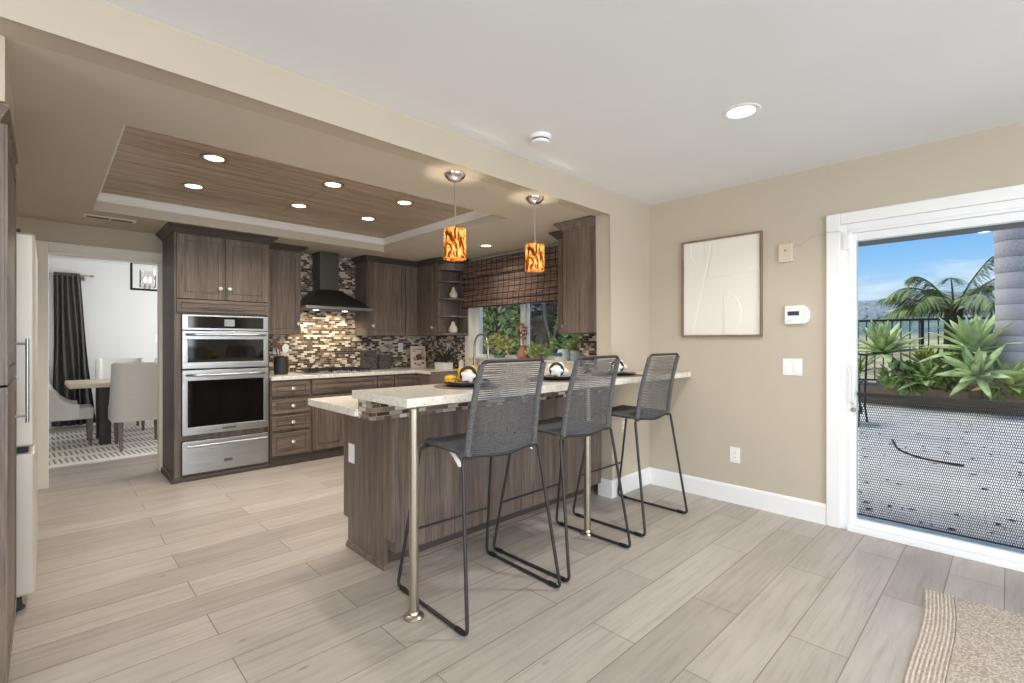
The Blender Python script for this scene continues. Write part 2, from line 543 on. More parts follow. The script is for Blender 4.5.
# hammered canisters
M_CANI = mat('dark_hammered_metal', S(104, 100, 96), .45, .4); gx, b = nodes(M_CANI)
t = gx.n('ShaderNodeTexCoord')
vv = gx.n('ShaderNodeTexVoronoi', {'Vector': t.outputs['Object'], 'Scale': 85.0})
setc(gx, b, gx.ramp(vv.outputs['Distance'], [(.0, S(140, 138, 136)), (.6, S(62, 58, 56))]))
bump(gx, b, vv, .5, .004)

# woven placemat
M_MAT = mat('brown_woven_placemat', rough=.9); gx, b = nodes(M_MAT)
t = gx.n('ShaderNodeTexCoord')
vl = gx.n('ShaderNodeVectorMath', {0: t.outputs['Object']}, operation='LENGTH')
wq = gx.math('SINE', gx.math('MULTIPLY', vl.outputs['Value'], 620.0).outputs[0])
setc(gx, b, gx.ramp(gx.math('MULTIPLY_ADD', wq.outputs[0], .5).outputs[0], [(.0, S(92, 78, 68)), (.6, S(132, 118, 106))]))

# woven-wood shade
M_BLIND = mat('woven_wood_shade', rough=.8, spec=.2); gx, b = nodes(M_BLIND)
t = gx.n('ShaderNodeTexCoord'); sp = gx.n('ShaderNodeSeparateXYZ', {0: t.outputs['Object']})
mpb = gx.n('ShaderNodeMapping', {'Vector': t.outputs['Object'], 'Scale': (1, 2.2, 95)})
nb = gx.n('ShaderNodeTexNoise', {'Vector': mpb.outputs[0], 'Scale': 1.6, 'Detail': 4.0})
cbk = gx.ramp(nb.outputs['Fac'], [(.3, S(70, 53, 48)), (.5, S(104, 84, 75)), (.68, S(150, 132, 120))])
cbz = gx.n('ShaderNodeCombineXYZ', {'X': sp.outputs['Y'], 'Y': sp.outputs['Z']})
adb = gx.n('ShaderNodeVectorMath', {0: cbz.outputs[0], 1: (10, 10, 0)}, operation='ADD')
brb = gx.n('ShaderNodeTexBrick', {'Vector': adb.outputs[0], 'Scale': 1.0, 'Mortar Size': .0055, 'Mortar Smooth': .3, 'Brick Width': .09, 'Row Height': .072}, offset=0.0)
setc(gx, b, gx.mix(brb.outputs['Fac'], cbk, S(40, 28, 26)))

# amber art-glass shade, lit by the bulb inside
M_AMBER = mat('amber_art_glass', rough=.15, spec=.5); gx, b = nodes(M_AMBER)
t = gx.n('ShaderNodeTexCoord')
mpa = gx.n('ShaderNodeMapping', {'Vector': t.outputs['Object'], 'Scale': (17, 17, 8), 'Rotation': (.5, .4, 0)})
na = gx.n('ShaderNodeTexNoise', {'Vector': mpa.outputs[0], 'Scale': 1.0, 'Detail': 1.5, 'Distortion': 2.2})
ca = gx.ramp(na.outputs['Fac'], [(.36, S(84, 34, 10)), (.44, S(168, 84, 16)), (.5, S(236, 150, 40)), (.58, S(255, 214, 128)), (.64, S(226, 130, 28)), (.72, S(108, 46, 12))])
setc(gx, b, ca)
gx.l.new(ca.outputs[0], b.inputs['Emission Color']); b.inputs['Emission Strength'].default_value = .45
M_BULB = mat('lamp_glow', (1, 1, 1, 1)); M_BULB.node_tree.nodes['Principled BSDF'].inputs['Emission Color'].default_value = S(255, 236, 200)
M_BULB.node_tree.nodes['Principled BSDF'].inputs['Emission Strength'].default_value = 4.0
M_LENS = mat('downlight_lens', (1, 1, 1, 1)); bb = M_LENS.node_tree.nodes['Principled BSDF']
bb.inputs['Emission Color'].default_value = S(255, 240, 214); bb.inputs['Emission Strength'].default_value = 6.0
M_LENSW = mat('white_downlight_lens', (1, 1, 1, 1)); bb = M_LENSW.node_tree.nodes['Principled BSDF']
bb.inputs['Emission Color'].default_value = S(255, 254, 250); bb.inputs['Emission Strength'].default_value = 2.5


def glass(name, tint=(1, 1, 1, 1), refl=.06):
    m = bpy.data.materials.new(name); m.use_nodes = True; m.node_tree.nodes.clear(); gx = NT(m.node_tree)
    tr = gx.n('ShaderNodeBsdfTransparent', {'Color': tint}); gl = gx.n('ShaderNodeBsdfGlossy', {'Roughness': .02})
    fr = gx.n('ShaderNodeFresnel', {'IOR': 1.14})
    mx = gx.n('ShaderNodeMixShader', {0: gx.math('MULTIPLY', fr.outputs[0], 1.0).outputs[0], 1: tr, 2: gl})
    gx.n('ShaderNodeOutputMaterial', {0: mx})
    return m


M_GLASS = glass('clear_pane', (.96, .98, .98, 1))
M_GLASSG = glass('clear_vessel', (.86, .93, .9, 1))

# outdoors
def leafmat(name, lo, hi, sc_=9, rough=.55):
    m = mat(name, rough=rough, spec=.3); gx, b = nodes(m)
    t = gx.n('ShaderNodeTexCoord')
    n = gx.n('ShaderNodeTexNoise', {'Vector': t.outputs['Object'], 'Scale': sc_, 'Detail': 4.0})
    setc(gx, b, gx.ramp(n.outputs['Fac'], [(.32, lo), (.68, hi)]))
    return m


M_AGAVE = leafmat('agave_leaf', S(124, 146, 82), S(194, 206, 140), 5)
M_AGAVEY = leafmat('yellow_green_agave_leaf', S(120, 138, 58), S(196, 196, 100), 5)
M_LEAFD = leafmat('dark_leaf', S(62, 84, 52), S(120, 146, 92), 12)
M_LEAFM = leafmat('mid_leaf', S(104, 132, 68), S(184, 200, 124), 12)
M_LEAFP = leafmat('variegated_leaf', S(104, 124, 62), S(206, 200, 140), 26)
M_LEAFR = leafmat('rust_leaf', S(92, 64, 58), S(142, 108, 96), 16)
M_PALM = leafmat('palm_frond', S(88, 108, 62), S(156, 168, 104), 4)
M_SUCC = leafmat('dark_succulent', S(34, 44, 36), S(72, 86, 70), 30)
M_PINE = leafmat('silver_foliage', S(98, 110, 112), S(160, 170, 172), 20)
M_BARK = plain('brown_bark', S(100, 84, 70), .9, .3, 20, .3, 60)
M_SLEEP = wood('timber_sleeper', [(.3, S(120, 96, 76)), (.7, S(176, 150, 124))], 'y')
M_SOIL = plain('planter_soil', S(66, 54, 44), .95, .25, 20)
M_HOSE = plain('black_hose', S(20, 20, 20), .6, .05, 20)
M_LITTER = leafmat('dry_leaf', S(40, 36, 32), S(90, 80, 66), 8)
M_HOUSEW = plain('house_stucco', S(222, 216, 208), .9, .1, .1)

M_TRUNK = mat('palm_trunk_bark', rough=.95); gx, b = nodes(M_TRUNK)
t = gx.n('ShaderNodeTexCoord'); sp = gx.n('ShaderNodeSeparateXYZ', {0: t.outputs['Object']})
n0 = gx.n('ShaderNodeTexNoise', {'Vector': t.outputs['Object'], 'Scale': 3.0, 'Detail': 3.0})
hz = gx.math('ADD', sp.outputs['Z'], gx.math('MULTIPLY', n0.outputs['Fac'], .05).outputs[0])
sw = gx.math('FRACT', gx.math('MULTIPLY', hz.outputs[0], 3.4).outputs[0])
rw_ = gx.ramp(sw.outputs[0], [(.0, S(128, 122, 124)), (.06, S(168, 158, 152)), (.5, S(190, 180, 174)), (.97, S(202, 192, 186)), (1, S(136, 130, 130))])
n1 = gx.n('ShaderNodeTexNoise', {'Vector': t.outputs['Object'], 'Scale': 26.0, 'Detail': 5.0})
rn = gx.ramp(n1.outputs['Fac'], [(.3, (.78, .77, .78)), (.7, (1.1, 1.1, 1.1))])
setc(gx, b, gx.mix(1.0, rw_, rn, 'MULTIPLY'))
bump(gx, b, sw, .12, .01)

M_PATIO = mat('pale_concrete_patio', rough=.75); gx, b = nodes(M_PATIO)
t = gx.n('ShaderNodeTexCoord')
n1 = gx.n('ShaderNodeTexNoise', {'Vector': t.outputs['Object'], 'Scale': 1.3, 'Detail': 7.0, 'Roughness': .7})
n2 = gx.n('ShaderNodeTexNoise', {'Vector': t.outputs['Object'], 'Scale': 40.0, 'Detail': 3.0})
c1 = gx.ramp(n1.outputs['Fac'], [(.3, S(204, 197, 186)), (.7, S(238, 231, 221))])
c2 = gx.ramp(n2.outputs['Fac'], [(.3, (.9, .9, .9)), (.7, (1.05, 1.05, 1.05))])
setc(gx, b, gx.mix(1.0, c1, c2, 'MULTIPLY'))

M_HILL = mat('scrub_hillside', rough=1.0, spec=.05); gx, b = nodes(M_HILL)
t = gx.n('ShaderNodeTexCoord'); sp = gx.n('ShaderNodeSeparateXYZ', {0: t.outputs['Object']})
n1 = gx.n('ShaderNodeTexNoise', {'Vector': t.outputs['Object'], 'Scale': .035, 'Detail': 9.0, 'Roughness': .72})
c1 = gx.ramp(n1.outputs['Fac'], [(.36, S(112, 112, 84)), (.48, S(158, 148, 116)), (.58, S(190, 176, 144)), (.7, S(120, 124, 94))])
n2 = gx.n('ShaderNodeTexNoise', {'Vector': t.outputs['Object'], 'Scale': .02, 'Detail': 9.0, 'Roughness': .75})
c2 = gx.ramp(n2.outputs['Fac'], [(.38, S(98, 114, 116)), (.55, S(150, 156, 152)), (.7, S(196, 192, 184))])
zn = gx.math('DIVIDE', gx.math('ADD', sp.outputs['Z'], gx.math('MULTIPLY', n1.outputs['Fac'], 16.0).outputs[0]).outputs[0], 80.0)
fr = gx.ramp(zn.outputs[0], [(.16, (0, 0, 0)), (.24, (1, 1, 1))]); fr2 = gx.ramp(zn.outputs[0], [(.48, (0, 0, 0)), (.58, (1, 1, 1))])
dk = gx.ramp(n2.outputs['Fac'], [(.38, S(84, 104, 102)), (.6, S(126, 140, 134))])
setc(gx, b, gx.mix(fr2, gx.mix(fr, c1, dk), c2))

# rugs
M_RUG = mat('braided_jute_rug', rough=.95, spec=.1); gx, b = nodes(M_RUG)
t = gx.n('ShaderNodeTexCoord'); sp = gx.n('ShaderNodeSeparateXYZ', {0: t.outputs['Object']})
n1 = gx.n('ShaderNodeTexVoronoi', {'Vector': t.outputs['Object'], 'Scale': 105.0})
c1 = gx.ramp(n1.outputs['Distance'], [(.05, S(206, 196, 183)), (.7, S(156, 144, 131))])
setc(gx, b, c1); bump(gx, b, n1, .5, .004)
M_RUGB = mat('jute_rug_border', rough=.95, spec=.1); gx, b = nodes(M_RUGB)
t = gx.n('ShaderNodeTexCoord')
mp_ = gx.n('ShaderNodeMapping', {'Vector': t.outputs['Object'], 'Scale': (60, 150, 60)})
n1 = gx.n('ShaderNodeTexNoise', {'Vector': mp_.outputs[0], 'Scale': 1.0, 'Detail': 3.0})
setc(gx, b, gx.ramp(n1.outputs['Fac'], [(.3, S(168, 156, 143)), (.7, S(204, 194, 181))])); bump(gx, b, n1, .4, .003)
M_DRUG = mat('dining_rug_pattern', rough=.95, spec=.1); gx, b = nodes(M_DRUG)
t = gx.n('ShaderNodeTexCoord'); sp = gx.n('ShaderNodeSeparateXYZ', {0: t.outputs['Object']})
rowf = gx.math('FRACT', gx.math('MULTIPLY', sp.outputs['Y'], 2.4).outputs[0])
row = gx.math('GREATER_THAN', rowf.outputs[0], .34)
diag = gx.math('FRACT', gx.math('ADD', gx.math('MULTIPLY', sp.outputs['X'], 22.0).outputs[0], gx.math('MULTIPLY', rowf.outputs[0], .6).outputs[0]).outputs[0])
dash = gx.math('GREATER_THAN', diag.outputs[0], .58)
both = gx.math('MULTIPLY', row.outputs[0], dash.outputs[0])
setc(gx, b, gx.mix(both, S(228, 223, 216), S(150, 144, 140)))
# ---------------------------------------------------------------- room shell
XR = 3.833            # right-hand outside wall
YS = 2.22             # face of the beam and of the wall stub
YB = 5.70             # kitchen back wall
ZK, ZN = 2.28, 2.45   # kitchen and nook ceilings
M_FLOORD = wood('dining_plank_floor', [(.3, S(132, 122, 114)), (.55, S(164, 154, 146)), (.7, S(182, 172, 164))], 'x', fine=40)

struct('floor', MB().box((-4.5, -4.6, -.12), (3.99, YB + .06, 0)), M_FLOOR)
struct('floor_dining', MB().box((-2.2, YB + .06, -.12), (3.99, 9.75, 0)), M_FLOORD)

m = MB()
m.box((XR, -4.6, 0), (3.99, -1.30, 2.7)); m.box((XR, -1.30, 2.03), (3.99, .79, 2.7)); m.box((XR, .79, 0), (3.99, 2.99, 2.7))
m.box((XR, 2.99, 0), (3.99, 4.74, 1.05)); m.box((XR, 2.99, 2.06), (3.99, 4.74, 2.7)); m.box((XR, 4.74, 0), (3.99, 5.82, 2.7))
struct('wall_right', m, M_WALL)
m = MB(); m.box((XR, 5.82, 0), (3.99, 6.8, 2.7)); m.box((XR, 6.8, 0), (3.99, 9.2, .85)); m.box((XR, 6.8, 2.35), (3.99, 9.2, 2.7)); m.box((XR, 9.2, 0), (3.99, 9.75, 2.7))  # window opening made up for the added dining-room lamp
struct('wall_dining_right', m, M_DINE)
# beam and stub are one plastered L
m = MB().prism([(-4.5, ZK), (3.25, ZK), (3.25, 0), (XR, 0), (XR, 2.62), (-4.5, 2.62)], YS, YS + .14, 'y')
m.bm.edges.ensure_lookup_table()
def _round(e):
    a, b_ = e.verts[0].co, e.verts[1].co
    front = abs(a.y - YS) < 1e-4 and abs(b_.y - YS) < 1e-4
    low = abs(a.z - ZK) < 1e-4 and abs(b_.z - ZK) < 1e-4
    jamb = abs(a.x - 3.25) < 1e-4 and abs(b_.x - 3.25) < 1e-4
    return (front and (low or jamb)) or (jamb and abs(a.y - b_.y) < 1e-4)
bmesh.ops.bevel(m.bm, geom=[e for e in m.bm.edges if _round(e)], offset=.018, segments=4, affect='EDGES', profile=.5)
struct('wall_stub_and_beam', m, M_STUB, smooth=True, angle=30)
struct('ceiling_nook', MB().box((-4.5, -4.6, ZN), (XR, YS, 2.7)), M_CEIL)
# kitchen ceiling with the tray opening
TX0, TX1, TY0, TY1, ZT = .265, 2.79, 2.925, 5.0, 2.42
m = MB()
m.box((-1.05, YS + .14, ZK), (XR, TY0, 2.62)); m.box((-1.05, TY1, ZK), (XR, YB, 2.62))
m.box((-1.05, TY0, ZK), (TX0, TY1, 2.62)); m.box((TX1, TY0, ZK), (XR, TY1, 2.62))
struct('ceiling_kitchen', m, M_SOFF)
m = MB().box((TX0, TY0, ZT), ((TX0 + TX1) / 2 - .003, TY1, ZT + .1)); m.box(((TX0 + TX1) / 2 + .001, TY0, ZT), (TX1, TY1, ZT + .1))
struct('ceiling_tray_panel', m, M_TRAY)
prof = [(0, 0), (0, -.062), (.012, -.062), (.018, -.052), (.018, -.044), (.024, -.030), (.033, -.018), (.038, -.014), (.043, -.010), (.043, 0)]
path = [(TX0, TY0), (TX0, TY1), (TX1, TY1), (TX1, TY0)]
struct('trim_tray_crown', MB().sweep(path, prof, ZT, closed=True), M_TRIM)
# back wall with the dining-room opening
m = MB(); m.box((-1.05, YB, 0), (.015, YB + .12, 2.7)); m.box((.015, YB, 2.02), (.86, YB + .12, 2.7)); m.box((.86, YB, 0), (XR, YB + .12, 2.7))
struct('wall_back', m, M_WALL)
m = MB()
m.box((-.063, YB - .018, 0), (.015, YB, 2.10)); m.box((.015, YB - .018, 2.02), (.86, YB, 2.10)); m.box((.795, YB - .018, 0), (.86, YB, 2.02))
m.box((-.003, YB, 0), (.017, YB + .12, 2.02)); m.box((.017, YB, 2.0), (.795, YB + .12, 2.022)); m.box((.785, YB, 0), (.86, YB + .12, 2.0))
struct('trim_dining_opening', m, M_TRIMB, bevel=.004)
struct('wall_left', MB().box((-1.05, YS + .14, 0), (-.9, YB, 2.7)), M_WALL)
struct('wall_left_soffit', MB().box((-.9, YS + .14, 2.06), (-.1, 3.04, ZK)), M_WALL)
struct('wall_kitchen_side', MB().box((-4.5, YS, 0), (-.9, YS + .14, ZK)), M_WALL)
# rest of the family room, behind the camera
m = MB(); m.box((-4.5, -4.6, 0), (-2.3, -4.45, 2.7)); m.box((-2.3, -4.6, 0), (2.7, -4.45, .45)); m.box((-2.3, -4.6, 2.2), (2.7, -4.45, 2.7)); m.box((2.7, -4.6, 0), (XR, -4.45, 2.7))
struct('wall_rear', m, M_WALL)
m = MB(); m.box((-4.65, -4.6, 0), (-4.5, -3.0, 2.7)); m.box((-4.65, -3.0, 0), (-4.5, .6, .45)); m.box((-4.65, -3.0, 2.2), (-4.5, .6, 2.7)); m.box((-4.65, .6, 0), (-4.5, YS + .14, 2.7))
struct('wall_side', m, M_WALL)
# dining room
struct('wall_dining_far', MB().box((-2.2, 9.6, 0), (XR, 9.75, 2.7)), M_DINE)
struct('wall_dining_left', MB().box((-2.35, YB + .12, 0), (-2.2, 9.75, 2.7)), M_DINE)
struct('wall_dining_near', MB().box((-2.2, YB + .10, 0), (-1.05, YB + .12, 2.7)), M_DINE)
struct('ceiling_dining', MB().box((-2.35, YB + .12, 2.45), (XR, 9.75, 2.7)), M_CEIL)
struct('baseboard_dining', MB().box((-2.2, 9.585, 0), (XR, 9.6, .12)), M_TRIM)

# baseboards
def bb(name, path):
    prof = [(0, 0), (.016, 0), (.016, .122), (.012, .134), (.006, .14), (0, .14)]
    struct(name, MB().sweep(path, prof, 0), M_TRIM)
bb('baseboard_right', [(XR, YS), (XR, .872)])
bb('baseboard_stub', [(3.25, 2.335), (3.25, YS), (XR - .017, YS)])
bb('baseboard_back', [(-.9, YB), (-.064, YB)])

# ---------------------------------------------------------------- kitchen window
m = MB()
xw = 3.955
m.box((xw - .02, 2.99, 1.05), (3.99, 3.04, 2.06)); m.box((xw - .02, 4.66, 1.05), (3.99, 4.74, 2.06)); m.box((xw - .02, 3.04, 1.05), (3.99, 4.66, 1.09)); m.box((xw - .02, 3.04, 2.0), (3.99, 4.66, 2.06))
win = struct('window_1', m, M_VINYL, bevel=.004)
struct('sash', MB().box((xw - .012, 3.875, 1.09), (xw + .012, 3.94, 2.0)).box((xw - .006, 3.81, 1.09), (xw + .018, 3.85, 2.0)), M_VINYL, win, bevel=.003)
struct('window_pane', MB().box((xw - .002, 3.04, 1.09), (xw + .002, 4.66, 2.0)), M_GLASS, win)
struct('trim_window_sill', MB().box((XR - .03, 2.985, 1.03), (3.935, 4.745, 1.052)), M_QUARTZ, bevel=.004)
m = MB(); m.box((XR - .012, 4.735, 1.05), (3.935, 4.755, 2.06)); m.box((XR - .014, 4.74, .9), (XR, 4.81, 2.08))
struct('trim_window_side', m, M_TRIMB, bevel=.003)
# tile fields
struct('wall_back_tile', MB().box((1.60, YB - .01, .9), (XR, YB, ZK)), M_MOSY)
m = MB(); m.box((XR - .01, 4.81, .9), (XR, YB - .01, 1.40)); m.box((XR - .01, 2.36, .9), (XR, 2.985, 1.45)); m.box((XR - .01, 4.765, .9), (XR - .0001, 4.81, 1.38))
struct('wall_right_tile', m, M_MOSX)
struct('wall_right_ledge', MB().box((XR - .012, 2.985, .9), (XR, 4.765, 1.03)), M_QUARTZ)

# ---------------------------------------------------------------- sliding glass door
m = MB(); x0 = XR - .022
m.box((x0, .79, 0), (XR, .872, 2.105)); m.box((x0, -1.38, 2.03), (XR, .79, 2.105)); m.box((x0, -1.38, 0), (XR, -1.30, 2.03))
struct('trim_door_casing', m, M_TRIM, bevel=.005)
m = MB()
m.box((XR - .006, .752, 0), (3.985, .79, 2.03)); m.box((XR - .006, -1.30, 0), (3.985, -1.26, 2.03)); m.box((XR - .006, -1.26, 1.985), (3.985, .752, 2.03))
m.box((XR - .03, -1.26, 0), (3.985, .752, .032)); m.box((XR - .006, .735, 0), (XR + .02, .752, 1.985)); m.box((XR - .006, -1.26, 1.965), (XR + .02, .735, 1.985))
dr = struct('door_1', m, M_VINYL, bevel=.003)
m = MB(); xa, xb = XR + .012, XR + .052
def leafframe(m, y0, y1, xa, xb):
    m.box((xa, y1 - .044, .034), (xb, y1, 1.965)); m.box((xa, y0, .034), (xb, y0 + .05, 1.965))
    m.box((xa, y0 + .05, .034), (xb, y1 - .044, .083)); m.box((xa, y0 + .05, 1.915), (xb, y1 - .044, 1.965))
leafframe(m, -.30, .748, xa, xb)
lf = struct('door_leaf', m, M_VINYL, dr, bevel=.004)
struct('door_leaf_fixed', (lambda q: (leafframe(q, -1.258, -.25, XR + .065, XR + .105), q)[1])(MB()), M_VINYL, dr, bevel=.004)
gz = M_GASKET
m = MB(); xg = (xa + xb) / 2
for (a0, a1, c0, c1) in ((.701, .706, .083, 1.915), (-.25, -.245, .083, 1.915)):
    m.box((xa - .001, a0, c0), (xa + .012, a1, c1))
m.box((xa - .001, -.245, 1.908), (xa + .012, .701, 1.915)); m.box((xa - .001, -.245, .083), (xa + .012, .701, .089))
struct('gasket', m, plain('pale_green_gasket', S(176, 200, 198), .4), lf)
struct('door_pane', MB().box((xg - .003, -.25, .083), (xg + .003, (.705), 1.915)), M_GLASS, lf)
struct('door_pane_fixed', MB().box((XR + .083, -1.208, .083), (XR + .087, -.30, 1.915)), M_GLASS, dr)
# handle with lock
T = T_W(xa, .735, 0)
m = MB(); pts = [T(.012, .84, 0), T(.012, .845, .03), T(.015, .88, .042), T(.018, .97, .046), T(.015, 1.06, .042), T(.012, 1.085, .03), T(.012, 1.09, 0)]
m.tube(fillet(pts, .02, 4), .009, 10); tb(m, T, .0, .026, .83, 1.1, 0, .008)
struct('door_handle', m, M_VINYL, lf, smooth=True)
struct('key_lock', MB().cyl(T(.013, .80, 0), T(.013, .80, .016), .014, 16).cyl(T(.013, .80, .016), T(.013, .80, .035), .006, 8), M_NICKEL, lf, smooth=True)
m = MB(); T2 = T_W(x0, .786, 0)
m = MB(); Tq = T_W(XR - .006, .778, 0); tb(m, Tq, 0, .038, 1.86, 1.96, 0, .012)
sens = single('door_sensor', m, M_PLASTW, 'small white sensor at the top corner of the sliding door frame', 'sensor', bevel=.003, loc=tuple(Tq(.019, 1.86, 0)))
# grille: expanded black metal in front of the lower glass
gr_ = thing('pet_guard', 'black expanded metal mesh guard across the lower half of the sliding glass door', 'guard', (xa - .004, .22, .04))
gx0 = xa - .006
obj('top_rail', MB().box((gx0 - .008, -.30, .895), (gx0 + .004, .70, .915)), M_BLACK, gr_)
obj('bottom_rail', MB().box((gx0 - .004, -.30, .113), (gx0 + .003, .70, .122)), M_BLACK, gr_)
m = MB(); cw, ch = .0094, .032; ny = int(1.0 / cw); r_ = .0016
def strand(m, y0, z0, y1, z1):
    d = Vector((0, y1 - y0, z1 - z0)).normalized(); n = Vector((0, -d.z, d.y)) * r_
    p = [Vector((gx0, y0, z0)), Vector((gx0, y1, z1))]
    m.quad(p[0] + n, p[1] + n, p[1] - n, p[0] - n)
    m.quad(p[0] + n + Vector((.0012, 0, 0)), p[0] - n + Vector((.0012, 0, 0)), p[1] - n + Vector((.0012, 0, 0)), p[1] + n + Vector((.0012, 0, 0)))
z = .122; row = 0
while z < .892:
    z1 = min(z + ch * .5, .895)
    for i in range(ny):
        y = -.30 + i * cw + (row % 2) * cw / 2
        # a cell: straight sides with short diagonals, staggered
        strand(m, y, z, y, z + ch * .30)
        strand(m, y, z + ch * .30, y + cw / 2, z + ch * .5)
        strand(m, y, z + ch * .30, y - cw / 2, z + ch * .5)
    z += ch * .5; row += 1
obj('mesh_panel', m, M_BLACK, gr_)

# ---------------------------------------------------------------- downlights, pendants, alarm, vent
def downlight(x, y, z, lens, lab, grp, power, color, spread=2.4, r=.058, ring=M_TRIM):
    t = thing('downlight', lab, 'recessed light', (x, y, z), grp)
    obj('trim_ring', MB().lathe((x, y, z), [(r, .004), (r, -.003), (r + .008, -.006), (r + .024, -.003), (r + .026, .001), (r + .0, .004)], 32), ring, t, smooth=True)
    obj('lens', MB().lathe((x, y, z - .0015), [(0.001, -.001), (r * .7, -.0012), (r - .001, 0.0), (r - .001, .003), (0.001, .003)], 32), lens, t, smooth=True)
    l = bpy.data.lights.new('ceiling_disk_lamp', 'AREA'); l.shape = 'DISK'; l.size = r * 2; l.energy = power; l.color = color; l.spread = spread
    o = bpy.data.objects.new('ceiling_disk_lamp', l); COL.objects.link(o); o.location = (0, 0, -.012); o.parent = t
    return t
WARM = (1, .92, .81)
P_T = 8
for x, y, lab in ((.771, 3.532, 'recessed light in the wood tray, front row, nearest the dining-room end'), (.799, 4.276, 'recessed light in the wood tray, back row, nearest the dining-room end'),
                  (1.539, 3.512, 'recessed light in the wood tray, middle of the front row'), (1.566, 4.259, 'recessed light in the wood tray, middle of the back row'),
                  (2.171, 3.549, 'recessed light in the wood tray, front row, nearest the pendants'), (2.204, 4.252, 'recessed light in the wood tray, back row, nearest the range hood end')):
    downlight(x, y, ZT, M_LENS, lab, 'lights in the wood tray ceiling', P_T, WARM, r=.055, ring=M_NICKEL)
downlight(3.398, 3.916, ZK, M_LENS, 'recessed light in the beige ceiling above the kitchen window', 'recessed', 5, WARM, r=.05)['group'] = 'lights in flat ceilings'
downlight(2.61, .977, ZN, M_LENSW, 'white recessed light in the white ceiling near the sliding door', 'lights in flat ceilings', 14, (1, .97, .93), r=.068)
for x, y in ((.4, .2), (2.61, -1.6), (.2, -1.8), (-1.8, -1.8)):  # added unseen lamps without fixtures, to brighten the white-ceilinged room
    l = bpy.data.lights.new('ceiling_disk_lamp', 'AREA'); l.shape = 'DISK'; l.size = .11; l.energy = 14; l.color = (1, .97, .93)
    o = bpy.data.objects.new('ceiling_disk_lamp', l); COL.objects.link(o); o.location = (x, y, ZN - .012)

def pendant(x, y, lab):
    t = thing('pendant_lamp', lab, 'pendant lamp', (x, y, 1.74), 'amber pendants over the bar')
    obj('canopy', MB().lathe((x, y, ZK), [(.068, 0), (.068, -.005), (.062, -.018), (.044, -.036), (.018, -.046), (.006, -.05), (.001, -.05)], 28), M_CHROME, t, smooth=True)
    obj('cord', MB().cyl((x, y, 1.94), (x, y, ZK - .05), .0045, 8), M_NICKEL, t, smooth=True)
    R_, zb, zt = .070, 1.756, 1.944
    obj('lamp_shade', MB().lathe((x, y, 0), [(R_, zb), (R_, zt - .008), (R_ - .006, zt), (.012, zt), (.012, zt - .005), (R_ - .010, zt - .005), (R_ - .005, zt - .012), (R_ - .005, zb)], 40), M_AMBER, t, smooth=True)
    obj('socket', MB().lathe((x, y, 0), [(.016, zt + .012), (.02, zt), (.02, zt - .05), (.012, zt - .06)], 16), M_NICKEL, t, smooth=True)
    obj('bulb', MB().lathe((x, y, 0), [(.004, zb + .012), (.028, zb + .016), (.038, zb + .05), (.03, zb + .09), (.014, zb + .12), (.001, zb + .15)], 20), M_BULB, t, smooth=True)
    l = bpy.data.lights.new('pendant_glow', 'SPOT'); l.energy = 4; l.color = (1, .85, .65); l.spot_size = 2.2; l.spot_blend = .5; l.shadow_soft_size = .03
    o = bpy.data.objects.new('pendant_glow', l); COL.objects.link(o); o.parent = t; o.location = (0, 0, .0)
    l = bpy.data.lights.new('pendant_uplight', 'SPOT'); l.energy = 4; l.color = (1, .85, .65); l.spot_size = 1.3; l.spot_blend = .8; l.shadow_soft_size = .03
    o = bpy.data.objects.new('pendant_uplight', l); COL.objects.link(o); o.parent = t; o.location = (0, 0, .222); o.rotation_euler = (PI, 0, 0)
pendant(1.809, 2.376, 'amber glass pendant lamp above the bar, farther from the window')
pendant(2.516, 2.368, 'amber glass pendant lamp hanging in front of the window shade')

t = thing('smoke_detector', 'white round smoke detector on the white ceiling', 'smoke detector', (2.077, 1.909, ZN - .045))
obj('body', MB().lathe((2.077, 1.909, ZN), [(.062, 0), (.062, -.018), (.056, -.024), (.05, -.024), (.05, -.030), (.054, -.031), (.046, -.044), (.001, -.046)], 32), M_PLASTW, t, smooth=True)
obj('vent_slot', MB().lathe((2.077, 1.909, ZN), [(.0525, -.0245), (.0525, -.0295), (.049, -.0295), (.049, -.0245)], 32), M_GASKET, t)
vx, vy = .385, 5.235
t = thing('ceiling_vent', 'beige two-slot air vent in the kitchen ceiling by the dining-room opening', 'vent', (vx, vy, ZK - .008))
obj('frame', MB().box((vx - .17, vy - .05, ZK - .008), (vx + .17, vy + .05, ZK)), M_TRIMB, t, bevel=.002)
m = MB()
for sx in (-.148, .006):
    m.box((vx + sx, vy - .032, ZK - .0095), (vx + sx + .142, vy + .032, ZK - .0079))
obj('slot', m, M_DGREY, t)
# ---------------------------------------------------------------- cabinets
CROWN = [(0, 0), (.008, 0), (.012, .012), (.024, .022), (.040, .040), (.052, .048), (.058, .052), (.058, .066), (0, .066)]


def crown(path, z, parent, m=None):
    return obj('crown', MB().sweep(path, CROWN, z), m or M_WOOD_SHADE, parent)


